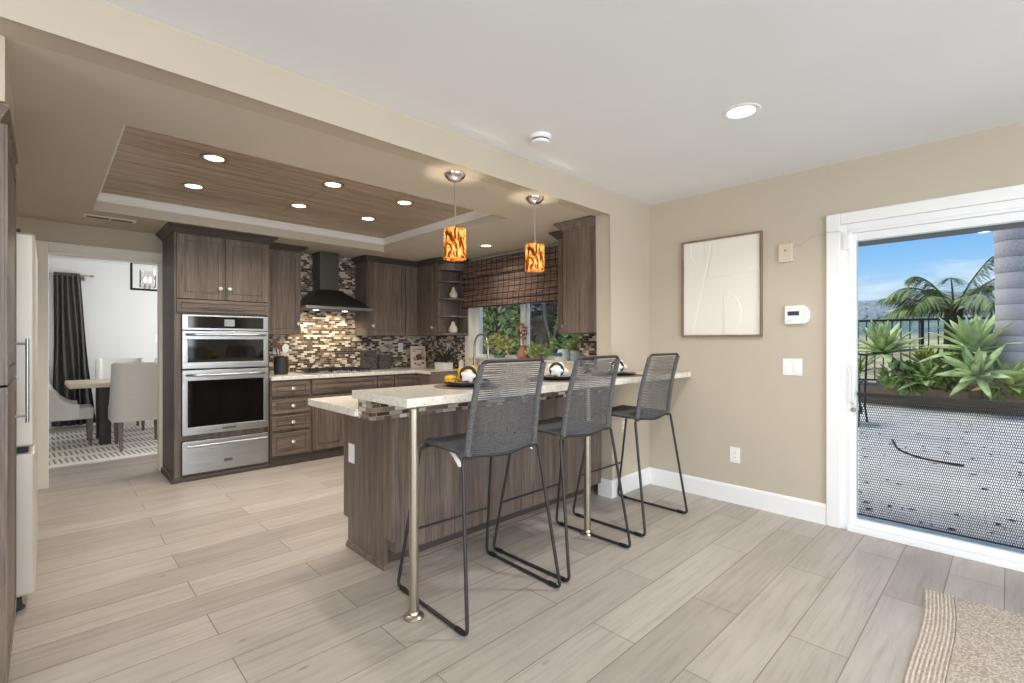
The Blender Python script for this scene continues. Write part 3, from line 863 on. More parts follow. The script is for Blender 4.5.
# tall oven cabinet
OX0, OX1, OY = .81, 1.592, 5.11
oc = thing('oven_cabinet', 'tall grey-brown oven cabinet beside the dining-room opening', 'cabinet', ((OX0 + OX1) / 2, 5.4, 0))
m = MB()
m.box((OX0, OY, .0), (OX0 + .02, YB - .012, 2.215)); m.box((OX1 - .02, OY, .0), (OX1, YB - .012, 2.215)); m.box((OX0 + .02, YB - .022, 0), (OX1 - .02, YB - .012, 2.215))
m.box((OX0 + .02, OY, 1.496), (OX1 - .02, YB - .02, 1.52)); m.box((OX0 + .02, OY, 2.19), (OX1 - .02, YB - .02, 2.215)); m.box((OX0 + .02, OY, .0), (OX1 - .02, OY + .03, .06))
m.box((OX0 + .02, OY, .36), (OX1 - .02, YB - .02, .408)); m.box((OX0 + .02, OY + .002, .06), (OX0 + .052, OY + .03, 1.5)); m.box((OX1 - .022, OY + .002, .06), (OX1 - .016, OY + .03, 1.5))
obj('carcass', m, M_WOOD, oc, bevel=.002)
obj('side_panel_shade', MB().box((OX0 - .002, OY + .004, .05), (OX0 + .0005, YB - .019, 2.213)), M_SIDE_SHADE, oc)['label'] = 'side panel with shade put into its colour'  # thin skin over the carcass, its dark colour holds the shade
obj('base_trim', MB().sweep([(OX0, YB - .019), (OX0, OY), (OX1, OY)], [(0, 0), (.018, 0), (.018, .028), (.010, .042), (0, .046)], 0), M_TOE, oc)
for i, (a, kx) in enumerate(((0, .335), (.377, .035))):
    T = T_S(OX0 + .014 + a, OY, 1.632)
    d = obj('door', shaker(T, .376, .578), M_WOOD, oc, bevel=.0012)
    obj('knob', knob(T, kx, .105), M_GLASSK, d, smooth=True)
T = T_S(OX0 + .014, OY, 1.51)
d = obj('drawer_front', shaker(T, .754, .118, .03), M_WOODX, oc, bevel=.0012)
obj('handle', bar_pull(T, .20, .55, .055), M_WOODX, d, smooth=True)
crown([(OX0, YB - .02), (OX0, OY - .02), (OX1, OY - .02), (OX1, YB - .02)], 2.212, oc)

# built-in oven pair
AX0, AX1 = .864, 1.572
ov = thing('wall_oven', 'stainless microwave and wall oven built into the tall cabinet', 'oven', ((AX0 + AX1) / 2, 5.4, .41))
obj('body', MB().box((AX0 + .01, OY + .004, .42), (AX1 - .01, YB - .04, 1.488)), M_GASKET, ov)
T = T_S(AX0, OY + .002, 0); W = AX1 - AX0
m = MB(); tb(m, T, 0, W, 1.353, 1.492, 0, .03)
p = obj('control_panel', m, M_STEEL, ov, bevel=.003)
m = MB(); tb(m, T, .042, W - .042, 1.372, 1.478, .029, .0315); obj('panel_glass', m, M_BLACKG, p)
m = MB(); tb(m, T, W * .465, W * .585, 1.392, 1.455, .0312, .0325); obj('display', m, M_DISPLAY, p)


def oven_door(name, z0, z1, g0, g1, hz):
    m = MB()
    tb(m, T, 0, W, z0, g0, 0, .034); tb(m, T, 0, W, g1, z1, 0, .034); tb(m, T, 0, .042, g0, g1, 0, .034); tb(m, T, W - .042, W, g0, g1, 0, .034)
    tb(m, T, .042, W - .042, g0, g1, 0, .01)
    d = obj(name, m, M_STEEL, ov, bevel=.003)
    m = MB(); tb(m, T, .042, W - .042, g0, g1, .010, .031); obj('window', m, M_BLACKG, d)
    m = MB(); q = []
    for i in range(17):
        u = i / 16; q.append(T(.03 + (W - .06) * u, hz, .034 + .045 * min(1, 9 * u * (1 - u)) ** .5 + .008 * math.sin(PI * u)))
    m.tube(q, .0115, 12)
    obj('handle', m, M_STEEL, d, smooth=True)
    return d
oven_door('microwave_door', 1.006, 1.346, 1.062, 1.270, 1.312)
dd = oven_door('oven_door', .412, .992, .482, .898, .948)
m = MB(); tb(m, T, W * .44, W * .60, .440, .458, .034, .037); obj('badge', m, M_DGREY, dd, bevel=.001)
wd_ = thing('warming_drawer', 'stainless warming drawer under the wall oven', 'drawer', ((AX0 + AX1) / 2, 5.4, .065))
m = MB(); tb(m, T, 0, W, .066, .356, 0, .03); m.box((AX0 + .01, OY + .002, .07), (AX1 - .01, YB - .05, .35)); obj('drawer_front', m, M_STEEL, wd_, bevel=.003)
obj('handle', bar_pull(T, .03, W - .02, .315, .03, .035, .011), M_STEEL, wd_, smooth=True)
m = MB(); tb(m, T, W * .45, W * .57, .125, .175, .03, .0325)
bd = obj('badge', m, M_STEEL, wd_, bevel=.001)
m = MB(); tb(m, T, W * .462, W * .558, .136, .164, .0322, .0332); obj('badge_plate', m, M_DGREY, bd)

# base cabinets on the back wall
FY = 5.09
def base_box(name, lab, x0, x1):
    t = thing(name, lab, 'cabinet', ((x0 + x1) / 2, 5.4, 0))
    obj('carcass', MB().box((x0, FY, .095), (x1, YB - .012, .862)), M_WOOD, t)
    obj('toe_kick', MB().box((x0, FY + .0, 0), (x1, FY + .03, .095)), M_TOE, t)
    return t
db = base_box('drawer_cabinet', 'grey-brown base cabinet with four drawers beside the oven cabinet', OX1 + .004, 1.992)
for z0, z1, kz in ((.70, .845, .775), (.53, .672, .600), (.362, .502, .434), (.11, .334, .235)):
    T = T_S(OX1 + .01, FY, z0)
    d = obj('drawer', shaker(T, .372, z1 - z0, .04), M_WOODX, db, bevel=.0012)
    obj('knob', knob(T, .20, kz - z0), M_GLASSK, d, smooth=True)
cb = base_box('cooktop_cabinet', 'wide grey-brown base cabinet under the gas cooktop', 1.994, 2.745)
T = T_S(2.0, FY, .70); d = obj('drawer', shaker(T, .74, .145, .04), M_WOODX, cb, bevel=.0012); obj('handle', bar_pull(T, .22, .56, .075), M_WOODX, d, smooth=True)
for a in (0, .371):
    T = T_S(2.0 + a, FY, .11); d = obj('door', shaker(T, .369, .57), M_WOOD, cb, bevel=.0012); obj('knob', knob(T, .33 if a == 0 else .04, .5), M_GLASSK, d, smooth=True)
nb_ = base_box('narrow_base_cabinet', 'narrow grey-brown base cabinet with one drawer right of the cooktop', 2.748, 2.965)
T = T_S(2.752, FY, .70); d = obj('drawer', shaker(T, .209, .145, .04), M_WOODX, nb_, bevel=.0012); obj('handle', bar_pull(T, .05, .16, .075), M_WOODX, d, smooth=True)
T = T_S(2.752, FY, .11); d = obj('door', shaker(T, .209, .57, .045), M_WOOD, nb_, bevel=.0012); obj('knob', knob(T, .03, .5), M_GLASSK, d, smooth=True)
co = base_box('corner_base_cabinet', 'grey-brown corner base cabinet below the cookbook', 2.968, 3.27)
T = T_S(2.972, FY, .70); d = obj('drawer', shaker(T, .292, .145, .04), M_WOODX, co, bevel=.0012)
T = T_S(2.972, FY, .11); d = obj('door', shaker(T, .292, .57, .05), M_WOOD, co, bevel=.0012); obj('knob', knob(T, .04, .5), M_GLASSK, d, smooth=True)
# run under the window
sk = thing('sink_cabinet', 'grey-brown base cabinet run under the kitchen window', 'cabinet', (3.55, 4.0, 0))
obj('carcass', MB().box((3.27, 2.95, .095), (XR - .012, 4.00, .862)).box((3.27, 4.69, .095), (XR - .012, YB - .012, .862)).box((3.27, 4.00, .095), (XR - .012, 4.69, .64)), M_WOOD, sk)
obj('toe_kick', MB().box((3.30, 2.95, 0), (XR - .02, YB - .02, .095)), M_TOE, sk)
for y1, w_ in ((5.065, .37), (4.675, .33), (4.335, .33), (3.985, .50), (3.475, .50)):
    T = T_W(3.27, y1, .11); d = obj('door', shaker(T, w_, .52 if 4.1 < y1 < 4.8 else .735), M_WOOD, sk, bevel=.0012); obj('knob', knob(T, .04, .46), M_GLASSK, d, smooth=True)
# worktop: L shaped slab with the apron sink let into it
CX0 = OX1 + .004
m = MB()
m.box((CX0, 5.06, .862), (XR - .011, YB - .011, .9)); m.box((3.24, 4.70, .862), (XR - .011, 5.06, .9)); m.box((3.24, 2.92, .862), (XR - .011, 3.99, .9)); m.box((3.70, 3.99, .862), (XR - .011, 4.70, .9))
ct = single('kitchen_worktop', m, M_QUARTZ, 'cream speckled stone worktop along the back wall and under the window', 'worktop', bevel=.004, loc=(2.5, 5.4, .862))
m = MB()
m.box((3.215, 4.00, .645), (3.235, 4.69, .898)); m.box((3.235, 4.00, .645), (3.69, 4.02, .898)); m.box((3.235, 4.67, .645), (3.69, 4.69, .898)); m.box((3.67, 4.02, .645), (3.69, 4.67, .898)); m.box((3.235, 4.02, .645), (3.67, 4.67, .665))
sn = single('apron_sink', m, plain('grey_brown_composite', S(118, 108, 98), .4, .04, 20), 'grey apron-front sink under the kitchen window', 'sink', bevel=.006, loc=(3.45, 4.35, .645))
fc = thing('gooseneck_faucet', 'brushed nickel gooseneck faucet behind the sink', 'faucet', (3.745, 4.53, .9))
obj('base', MB().lathe((3.745, 4.53, .9), [(.028, 0), (.028, .008), (.02, .014), (.018, .10), (.014, .11)], 20), M_NICKEL, fc, smooth=True)
pts = [(3.745, 4.53, 1.0)]
for i in range(17):
    a = PI * i / 16; pts.append((3.745 - .15 * (1 - math.cos(a)) * .12, 4.53 - .15 * (1 - math.cos(a)) * .98, 1.185 + .15 * math.sin(a)))
pts.append((pts[-1][0], pts[-1][1], 1.10))
obj('spout', MB().tube(pts, .0125, 12), M_NICKEL, fc, smooth=True)
obj('spray_head', MB().lathe(pts[-1], [(.016, .03), (.019, -.01), (.019, -.05), (.012, -.055)], 16), M_NICKEL, fc, smooth=True)
obj('handle', MB().tube([(3.745, 4.51, .98), (3.745, 4.47, .985), (3.735, 4.435, 1.03)], .006, 8), M_NICKEL, fc, smooth=True)
sp_ = thing('soap_pump', 'pale soap pump bottle beside the gooseneck faucet', 'soap dispenser', (3.745, 4.79, .9))
obj('bottle', MB().lathe((3.745, 4.79, .9), [(.03, 0), (.032, .01), (.032, .09), (.02, .11), (.012, .118)], 20), M_CERAM, sp_, smooth=True)
obj('pump', MB().cyl((3.745, 4.79, 1.015), (3.745, 4.79, 1.05), .006).tube([(3.745, 4.79, 1.05), (3.70, 4.77, 1.05), (3.69, 4.765, 1.04)], .005), M_NICKEL, sp_, smooth=True)

# cooktop
ck = thing('gas_cooktop', 'black gas cooktop with iron grates under the range hood', 'cooktop', (2.36, 5.40, .9))
obj('tray', MB().box((2.0, 5.15, .9), (2.72, 5.63, .912)), M_STEEL, ck, bevel=.004)
for i in range(3):
    x0 = 2.015 + i * .235; g_ = MB()
    for y in (5.19, 5.40, 5.60): g_.box((x0, y - .005, .932), (x0 + .222, y + .005, .944))
    for x in (x0, x0 + .072, x0 + .144, x0 + .212): g_.box((x, 5.185, .932), (x + .01, 5.605, .944))
    for x in (x0, x0 + .212):
        for y in (5.19, 5.6): g_.box((x, y - .005, .912), (x + .01, y + .005, .933))
    obj('grate', g_, M_BLACK, ck)
for x, y in ((2.12, 5.29), (2.12, 5.50), (2.36, 5.40), (2.60, 5.29), (2.60, 5.50)):
    obj('burner', MB().lathe((x, y, .912), [(.045, 0), (.045, .008), (.03, .012), (.03, .017), (.001, .018)], 20), M_BLACK, ck, smooth=True)
for i in range(5):
    obj('knob', MB().lathe((2.2 + i * .08, 5.168, .912), [(.014, 0), (.013, .016), (.001, .017)], 14), M_STEEL, ck, smooth=True)

# range hood
HX0, HX1 = 1.998, 2.77
hd = thing('range_hood', 'dark steel chimney range hood above the gas cooktop', 'range hood', (2.36, 5.45, 1.66))
yf = 5.23
obj('canopy', MB().hexa([(HX0, YB - .012, 1.64), (HX1, YB - .012, 1.64), (HX1, yf, 1.64), (HX0, yf, 1.64), (2.235, YB - .012, 1.845), (2.48, YB - .012, 1.845), (2.48, 5.46, 1.845), (2.235, 5.46, 1.845)]), M_HOOD, hd, bevel=.003)
m = MB().box((HX0, yf, 1.61), (HX1, YB - .012, 1.64)); obj('rim', m, M_STEEL, hd, bevel=.002)
obj('chimney', MB().box((2.245, 5.47, 1.845), (2.47, YB - .012, ZK)), M_HOOD, hd, bevel=.003)
m = MB().box((HX0 + .03, yf + .03, 1.606), (HX1 - .03, YB - .04, 1.611)); obj('filter', m, M_DGREY, hd)
for x in (2.19, 2.53):
    e = obj('hood_lamp', MB().cyl((x, 5.45, 1.601), (x, 5.45, 1.607), .03), M_LENS, hd)
    l = bpy.data.lights.new('hood_spot', 'SPOT'); l.energy = 13; l.color = (1, .84, .6); l.spot_size = 2.3; l.spot_blend = .7; l.shadow_soft_size = .03
    o = bpy.data.objects.new('hood_spot', l); COL.objects.link(o); o.parent = hd; o.location = (x - 2.36, .02, -.07); o.rotation_euler = (.42, 0, 0)

# wall cabinets
UZ0, UZ1, UY = 1.325, 2.215, 5.39
u1 = thing('upper_cabinet', 'single-door upper cabinet between the oven cabinet and the range hood', 'cabinet', (1.80, 5.55, UZ0))
obj('carcass', MB().box((OX1 + .004, UY, UZ0), (1.992, YB - .012, UZ1)), M_WOOD, u1, bevel=.002)
T = T_S(1.63, UY, UZ0); d = obj('door', shaker(T, .362, UZ1 - UZ0), M_WOOD, u1, bevel=.0012); obj('knob', knob(T, .335, .115), M_GLASSK, d, smooth=True)
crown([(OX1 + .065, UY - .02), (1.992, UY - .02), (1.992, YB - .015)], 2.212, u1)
u2 = thing('upper_cabinet', 'upper cabinet right of the range hood, one wide door', 'cabinet', (3.03, 5.55, UZ0))
obj('carcass', MB().box((2.775, UY, UZ0), (3.30, YB - .012, UZ1)), M_WOOD, u2, bevel=.002)
T = T_S(2.785, UY, UZ0); d = obj('door', shaker(T, .515, UZ1 - UZ0), M_WOOD, u2, bevel=.0012); obj('knob', knob(T, .055, .115), M_GLASSK, d, smooth=True)
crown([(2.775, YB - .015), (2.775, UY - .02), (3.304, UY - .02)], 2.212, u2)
u3 = thing('corner_upper_cabinet', 'corner upper cabinet with two doors beside the open shelves', 'cabinet', (3.6, 5.4, UZ0))
obj('carcass', MB().box((3.304, UY, UZ0), (XR - .012, YB - .012, UZ1)).box((3.50, 4.965, UZ0), (XR - .012, UY, UZ1)), M_WOOD, u3, bevel=.002)
T = T_S(3.308, UY, UZ0); d = obj('door', shaker(T, .17, UZ1 - UZ0, .04), M_WOOD, u3, bevel=.0012)
T = T_W(3.50, 5.365, UZ0); d = obj('door', shaker(T, .395, UZ1 - UZ0, .05), M_WOOD, u3, bevel=.0012); obj('knob', knob(T, .345, .1), M_GLASSK, d, smooth=True)
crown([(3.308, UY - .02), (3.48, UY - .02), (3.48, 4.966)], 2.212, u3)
# open end shelves: each board has a rounded outer corner
u4 = thing('open_shelf_unit', 'open corner shelf unit holding ceramic pears beside the kitchen window', 'shelf', (3.7, 4.87, UZ0))
obj('back_panel', MB().box((3.505, 4.94, UZ0), (XR - .012, 4.96, UZ1)).box((XR - .03, 4.74, UZ0), (XR - .012, 4.94, UZ1)), M_WOOD, u4)
def shelf_poly(r=.14):
    p = [(XR - .03, 4.94), (XR - .03, 4.745)]
    for i in range(9):
        a = PI / 2 * i / 8; p.append((3.505 + .295 * (1 - math.sin(a)), 4.94 - .195 * math.cos(a) ** .8 if i < 8 else 4.94))
    return p
for zz_ in (1.352, 1.57, 1.785, 1.998):
    obj('shelf', MB().prism(shelf_poly(), zz_ - .018, zz_), M_WOODY, u4)
obj('top', MB().prism(shelf_poly(), 2.13, UZ1), M_WOODY, u4)
crown([(3.48, 4.962), (3.52, 4.84), (3.62, 4.77), (XR - .03, 4.735)], 2.212, u4)
# cabinet behind the stub
u5 = thing('upper_cabinet', 'upper cabinet hanging at the end of the wall stub above the bar', 'cabinet', (3.52, 2.55, UZ0))
obj('carcass', MB().box((3.245, YS + .145, UZ0), (XR - .012, 2.70, UZ1)), M_WOOD, u5, bevel=.002)
T = T_N(XR - .34, 2.70, UZ0); d = obj('door', shaker(T, .247, UZ1 - UZ0), M_WOOD, u5, bevel=.0012); obj('knob', knob(T, .21, .06), M_GLASSK, d, smooth=True)
crown([(3.47, 2.72), (3.245, 2.72), (3.245, YS + .147)], 2.212, u5, M_WOODX)
u6 = thing('upper_cabinet', 'slim dark upper cabinet at the window edge, behind the stub cabinet', 'cabinet', (3.67, 2.85, UZ0))
obj('carcass', MB().box((3.49, 2.704, UZ0), (XR - .012, 2.97, UZ1)), M_WOOD, u6, bevel=.002)
T = T_W(3.49, 2.965, UZ0); d = obj('door', shaker(T, .23, UZ1 - UZ0, .05), M_WOOD, u6, bevel=.0012)
crown([(XR - .03, 2.975), (3.47, 2.975), (3.47, 2.78)], 2.212, u6)

# ---------------------------------------------------------------- peninsula
PX0, PY0, PY1 = 1.335, 2.31, 2.89
pn = thing('peninsula_cabinet', 'grey-brown panelled peninsula base under the breakfast bar', 'cabinet', (2.3, 2.6, 0))
m = MB().prism([(PY0 + .075, 0.0), (PY1 - .06, 0.0), (PY1 - .06, .17), (PY1, .17), (PY1, .86), (PY0, .86), (PY0, .17), (PY0 + .075, .17)], PX0, PX0 + .02, 'x')
obj('end_panel', m, M_WOOD, pn)
obj('front_panel', MB().box((PX0 + .02, PY0, .105), (3.246, PY0 + .02, .855)), M_WOOD, pn)
obj('carcass', MB().box((PX0 + .02, PY0 + .02, .105), (3.246, PY1 - .02, .855)), M_WOOD, pn)
m = MB().box((PX0 + .022, PY0 + .075, 0), (3.246, PY0 + .095, .105)); m.box((PX0 + .022, PY1 - .08, 0), (3.20, PY1 - .06, .105)); obj('toe_kick', m, M_TOE, pn)
obj('shoe_molding', MB().sweep([(PX0, PY1 - .06), (PX0, PY0 + .075), (3.23, PY0 + .075)], [(0, 0), (.016, 0), (.016, .012), (.006, .03), (0, .032)], 0), M_WOODX, pn)
for i in range(3):
    T = T_N(3.22 - i * .62, PY1 - .02, .11); d = obj('door', shaker(T, .6, .735), M_WOOD, pn, bevel=.0012); obj('knob', knob(T, .05, .66), M_GLASSK, d, smooth=True)
m = MB(); T = T_W(PX0, 2.815, 0); tb(m, T, 0, .072, .515, .63, 0, .006)
ou = single('wall_outlet', m, M_PLASTW, 'white blank outlet cover on the end of the peninsula', 'outlet', 'outlet covers', bevel=.002, loc=tuple(T(.036, .515, 0)))
# lower counter of the peninsula
m = MB().box((1.15, 2.36, .86), (3.246, 2.985, .9)).box((3.2355, 2.37, .86), (3.24, 2.9, .9))
lc = single('peninsula_counter', m, M_QUARTZ, 'cream speckled lower counter of the peninsula behind the raised bar', 'worktop', bevel=.004, loc=(2.3, 2.65, .86))
# tiled riser that carries the raised bar
rs = thing('tiled_riser', 'mosaic-tiled riser holding the raised bar above the counter', 'riser', (2.2, 2.29, .852))
obj('front_tile', MB().box((1.172, 2.222, .852), (3.246, 2.30, .958)), M_MOSYS, rs)
obj('end_tile', MB().box((1.169, 2.226, .853), (1.1735, 2.362, .957)).box((1.172, 2.30, .901), (1.5, 2.358, .958)), M_MOSXS, rs)
obj('back_tile', MB().box((1.5, 2.30, .901), (3.246, 2.358, .958)), M_MOSYS, rs)
m = MB().box((1.135, 1.835, .958), (XR - .001, YS - .001, .998)).box((1.135, YS - .001, .958), (3.247, 2.365, .998))
bt = single('bar_counter', m, M_QUARTZ, 'raised cream speckled stone bar top in front of the stools', 'bar top', bevel=.0025, loc=(2.4, 2.05, .958))
def post(x, y, lab):
    t = thing('bar_post', lab, 'post', (x, y, 0), 'metal posts under the bar')
    obj('tube', MB().cyl((x, y, .01), (x, y, .95), .0215, 20), M_NICKEL, t, smooth=True)
    obj('flange', MB().lathe((x, y, 0), [(.046, 0), (.046, .006), (.040, .012), (.027, .018), (.0245, .03), (.022, .032)], 28), M_NICKEL, t, smooth=True)
    obj('cap', MB().lathe((x, y, .958), [(.030, 0), (.030, -.004), (.026, -.008), (.022, -.012)], 28), M_NICKEL, t, smooth=True)
post(1.20, 1.882, 'brushed metal bar post at the free corner of the bar')
post(2.53, 1.912, 'brushed metal bar post behind the middle stool')
# ---------------------------------------------------------------- bar stools (built at the origin, facing +Y towards the bar)
SW, BW = .208, .292       # half width of the seat, of the sled base
ZS = .742


def build_stool():
    t = thing('bar_stool', '', 'bar stool')
    r = .0085
    for s in (-1, 1):
        p = fillet([(s * (SW - .03), .165, ZS - .016), (s * (SW + .026), .170, ZS - .020), (s * BW, .292, .010), (s * BW, -.290, .010), (s * (SW + .030), -.185, ZS - .014), (s * (SW - .02), -.180, ZS - .016)], .035, 6)
        lg = obj('sled_leg', MB().tube(p, r, 12), M_POWDER, t, smooth=True)
        for y in (.235, -.235): obj('foot_glide', MB().cyl((s * BW, y - .022, .0115), (s * BW, y + .022, .0115), .0115, 12), M_RUBBER, lg, smooth=True)
    f = .40
    obj('footrest', MB().tube([(-BW + .022, .252, .285), (BW - .022, .252, .285)], .0068, 10), M_POWDER, t, smooth=True)
    # seat frame ring under the weave, and cross rail
    ring = fillet([(-SW, 0, ZS), (-SW, .20, ZS), (SW, .20, ZS), (SW, -.185, ZS - .004), (0, -.20, ZS - .028), (-SW, -.185, ZS - .004), (-SW, .0, ZS)], .05, 6)
    obj('seat_frame', MB().tube(ring, .0085, 10).tube([(-SW, .16, ZS - .016), (SW, .16, ZS - .016)], .006, 8), M_POWDER, t, smooth=True)
    # woven seat: gently dished slab with rounded rims
    m = MB(); nx, ny = 16, 14; top = []; bot = []
    for j in range(ny + 1):
        v = j / ny; y = -.186 + .40 * v; a = []; b_ = []
        for i in range(nx + 1):
            u = -1 + 2 * i / nx
            rim = max(0, abs(u) - .86) / .14; rimy = max(0, abs(2 * v - 1) - .88) / .12
            z = ZS + .016 - .016 * (1 - u * u) * (1 - .4 * v) - .010 * rim ** 2 - .012 * rimy ** 2 + .004 * v
            wx = (SW + .008) * (1 - .035 * max(0, v - .8) / .2)
            a.append((u * wx, y, z)); b_.append((u * wx, y, z - .022 + .008 * max(rim, rimy)))
        top.append(a); bot.append(b_)
    vt = [[m.bm.verts.new(q) for q in a] for a in top]; vb = [[m.bm.verts.new(q) for q in a] for a in bot]
    for j in range(ny):
        for i in range(nx):
            m.bm.faces.new((vt[j][i], vt[j][i + 1], vt[j + 1][i + 1], vt[j + 1][i])); m.bm.faces.new((vb[j][i], vb[j + 1][i], vb[j + 1][i + 1], vb[j][i + 1]))
    for j in range(ny):
        m.bm.faces.new((vt[j][0], vt[j + 1][0], vb[j + 1][0], vb[j][0])); m.bm.faces.new((vt[j][nx], vb[j][nx], vb[j + 1][nx], vt[j + 1][nx]))
    for i in range(nx):
        m.bm.faces.new((vt[0][i], vb[0][i], vb[0][i + 1], vt[0][i + 1])); m.bm.faces.new((vt[ny][i], vt[ny][i + 1], vb[ny][i + 1], vb[ny][i]))
    obj('seat', m, M_ROPESEAT, t, smooth=True)
    # back: upright loop, cords wound round it
    Z0, Z1 = ZS + .0, 1.162
    def bp(u, k):
        """u -1..1 across, k 0..1 up"""
        z = Z0 + (Z1 - Z0) * k
        return Vector((u * (SW + .004 - .018 * k), -.182 - .088 * k + .012 * math.sin(PI * k), z))
    fr = [bp(-1, 0)] + [bp(-1, k / 10) for k in range(1, 11)] + [bp(1, k / 10) for k in range(10, 0, -1)] + [bp(1, 0)]
    fr = fillet([bp(-1, 0), bp(-1, .5), bp(-1, 1), bp(1, 1), bp(1, .5), bp(1, 0)], .035, 7)
    obj('back_frame', MB().tube(fr, .0088, 10), M_POWDER, t, smooth=True)
    m = MB(); N = 41; cr = .0019
    for i in range(N):
        k = .012 + .945 * i / (N - 1); dk = .945 / (N - 1) * .25
        for layer in (-1, 1):
            pts = []
            for q in range(-6, 7):
                u = q / 6; c_ = 1 - abs(u)
                p = bp(u * .995, k + layer * dk * min(1, c_ ** 1.3 * 1.3))
                sag = -.010 * (1 - u * u)
                p.y += layer * (.0055 * abs(u) + .0028) + sag
                p.z += -.012 * (1 - u * u) * (1 - k) ** 3
                pts.append(p)
            m.tube(pts, cr, 5)
    # turns round the side tubes
    for s in (-1, 1):
        for i in range(2 * N):
            k = .006 + .957 * i / (2 * N - 1); c_ = bp(s, k)
            m.tube([(c_.x + .0125 * math.cos(a), c_.y + .0125 * math.sin(a), c_.z) for a in [PI * 2 * q / 8 for q in range(8)]], .0029, 5, closed=True)
    obj('cord_back', m, M_ROPE, t, smooth=True)
    return t
st = build_stool()
st.location = (1.572, 1.868, 0); st.rotation_euler.z = math.radians(-1.5)
st['label'] = 'grey cord bar stool beside the corner post of the bar, paper tag under its seat'; st['group'] = 'bar stools'
s2 = dup(st, (2.228, 1.872, 0), math.radians(.5), 'grey cord bar stool in the middle of the three along the bar', 'bar stools')
s3 = dup(st, (3.026, 1.905, 0), math.radians(.5), 'grey cord bar stool by the beige wall, farthest from the corner post', 'bar stools')
# the first stool still carries its swing tag
tg = obj('hang_tag', MB().hexa([(-.204, -.04, .735), (-.178, -.04, .735), (-.178, -.0405, .735), (-.204, -.0405, .735), (-.204, -.04, .736), (-.178, -.04, .736), (-.178, -.0405, .736), (-.204, -.0405, .736)]), M_PAPER)
bpy.data.objects.remove(tg)
m = MB()
def tagpiece(m, p0, p1, w_, th=.0006):
    p0, p1 = Vector(p0), Vector(p1); s_ = Vector((w_ / 2, 0, 0)); n = Vector((0, th, 0))
    m.hexa([p0 - s_ - n, p0 + s_ - n, p0 + s_ + n, p0 - s_ + n, p1 - s_ - n, p1 + s_ - n, p1 + s_ + n, p1 - s_ + n])
tagpiece(m, (-.195, -.03, .735), (-.172, -.045, .695), .022); tagpiece(m, (-.172, -.045, .695), (-.152, -.055, .655), .026)
tg = obj('hang_tag', m, M_PAPER); tg.parent = st; tg['label'] = 'white paper swing tag'
m = MB(); tagpiece(m, (.175, -.196, .722), (.185, -.196, .712), .01); tg = obj('care_label', m, M_PAPER); tg.parent = st; tg['label'] = 'small white sewn label'

# ---------------------------------------------------------------- place settings on the bar
def setting(x, y, where, yellow, turn=0.0):
    z = .998
    mt = MB().lathe((x, y, z), [(.001, 0), (.19, 0), (.192, .002), (.19, .0038), (.001, .0038)], 48)
    single('placemat', mt, M_MAT, 'round brown woven placemat ' + where, 'placemat', 'placemats on the bar', loc=(x, y, z))
    p = MB().lathe((x, y, z + .004), [(.001, 0), (.085, 0), (.09, .003), (.135, .012), (.140, .016), (.137, .0165), (.09, .008), (.001, .006)], 48)
    single('dinner_plate', p, M_PLATE, 'charcoal dinner plate ' + where, 'plate', 'dinner plates on the bar', smooth=True, loc=(x, y, z + .004))
    p = MB().lathe((x, y, z + .0145), [(.001, 0), (.06, 0), (.064, .002), (.10, .010), (.104, .013), (.101, .0135), (.064, .006), (.001, .0045)], 48)
    single('salad_plate', p, M_PLATER, 'pale grey salad plate ' + where, 'plate', 'salad plates on the bar', smooth=True, loc=(x, y, z + .0145))
    zb = z + .022
    # napkin drawn through an upright ring, fanned at both ends
    n = thing('cloth_napkin', ('white and yellow' if yellow else 'white') + ' cloth napkin in a ring ' + where, 'napkin', (x, y, zb), 'napkins on the bar')
    cz = .042
    fx, fy = -x / math.hypot(x, y) * .9 - .1, -y / math.hypot(x, y)      # the ring faces the seat side, turned a little
    fl = math.hypot(fx, fy); fx, fy = fx / fl, fy / fl; sx, sy = -fy, fx
    def L(a, d, h): return Vector((x + sx * a + fx * d, y + sy * a + fy * d, zb + h))
    def fan(sgn, mtl, ln, spread, nm, seed, hgt):
        mm = MB(); rows = 9; cols = 22; g_ = []
        for i in range(rows + 1):
            q = i / rows; row = []
            rad = .018 + spread * q ** .8
            for j in range(cols):
                a = 2 * PI * j / cols
                wv_ = 1 + .16 * q * math.sin(a * 5 + seed)
                row.append(L(rad * math.cos(a) * wv_ * 1.15, -.0 + sgn * (.004 + ln * q), max(.001, cz * (1 - .15 * q) + rad * math.sin(a) * wv_ * hgt)))
            g_.append(row)
        cen = L(0, sgn * (ln + .018), cz * .8)
        g_.append([cen + (p_ - cen) * .45 + Vector((fx, fy, 0)) * sgn * .012 for p_ in g_[-1]])
        mm.loft(g_)
        return obj(nm, mm, mtl, n, smooth=True, angle=70)
    fan(1, M_NAPW, .028, .016, 'napkin_front', 1.0, 1.0)
    fan(-1, M_NAPY if yellow else M_NAPW, .06, .042, 'napkin_fan', 2.0, .9)
    if yellow:
        fan2 = MB().lathe(L(-.10, -.02, 0), [(.001, .0), (.03, .0), (.034, .008), (.030, .016), (.036, .022), (.028, .034), (.001, .040)], 20)
        obj('napkin_fold', fan2, M_NAPY, n, smooth=True)
    ring = MB().tube([L(.040 * math.cos(a), .010, .045 + .040 * math.sin(a)) for a in [2 * PI * q / 28 for q in range(28)]], .0095, 10, closed=True)
    single('napkin_ring', ring, M_BLACKW, 'thick black napkin ring ' + where, 'napkin ring', 'napkin rings on the bar', smooth=True, loc=(x, y, zb))
setting(1.715, 2.13, 'at the place by the bar corner post', True)
setting(2.42, 2.08, 'at the middle place of the bar', False)
setting(3.08, 2.05, 'at the place nearest the beige wall', False)

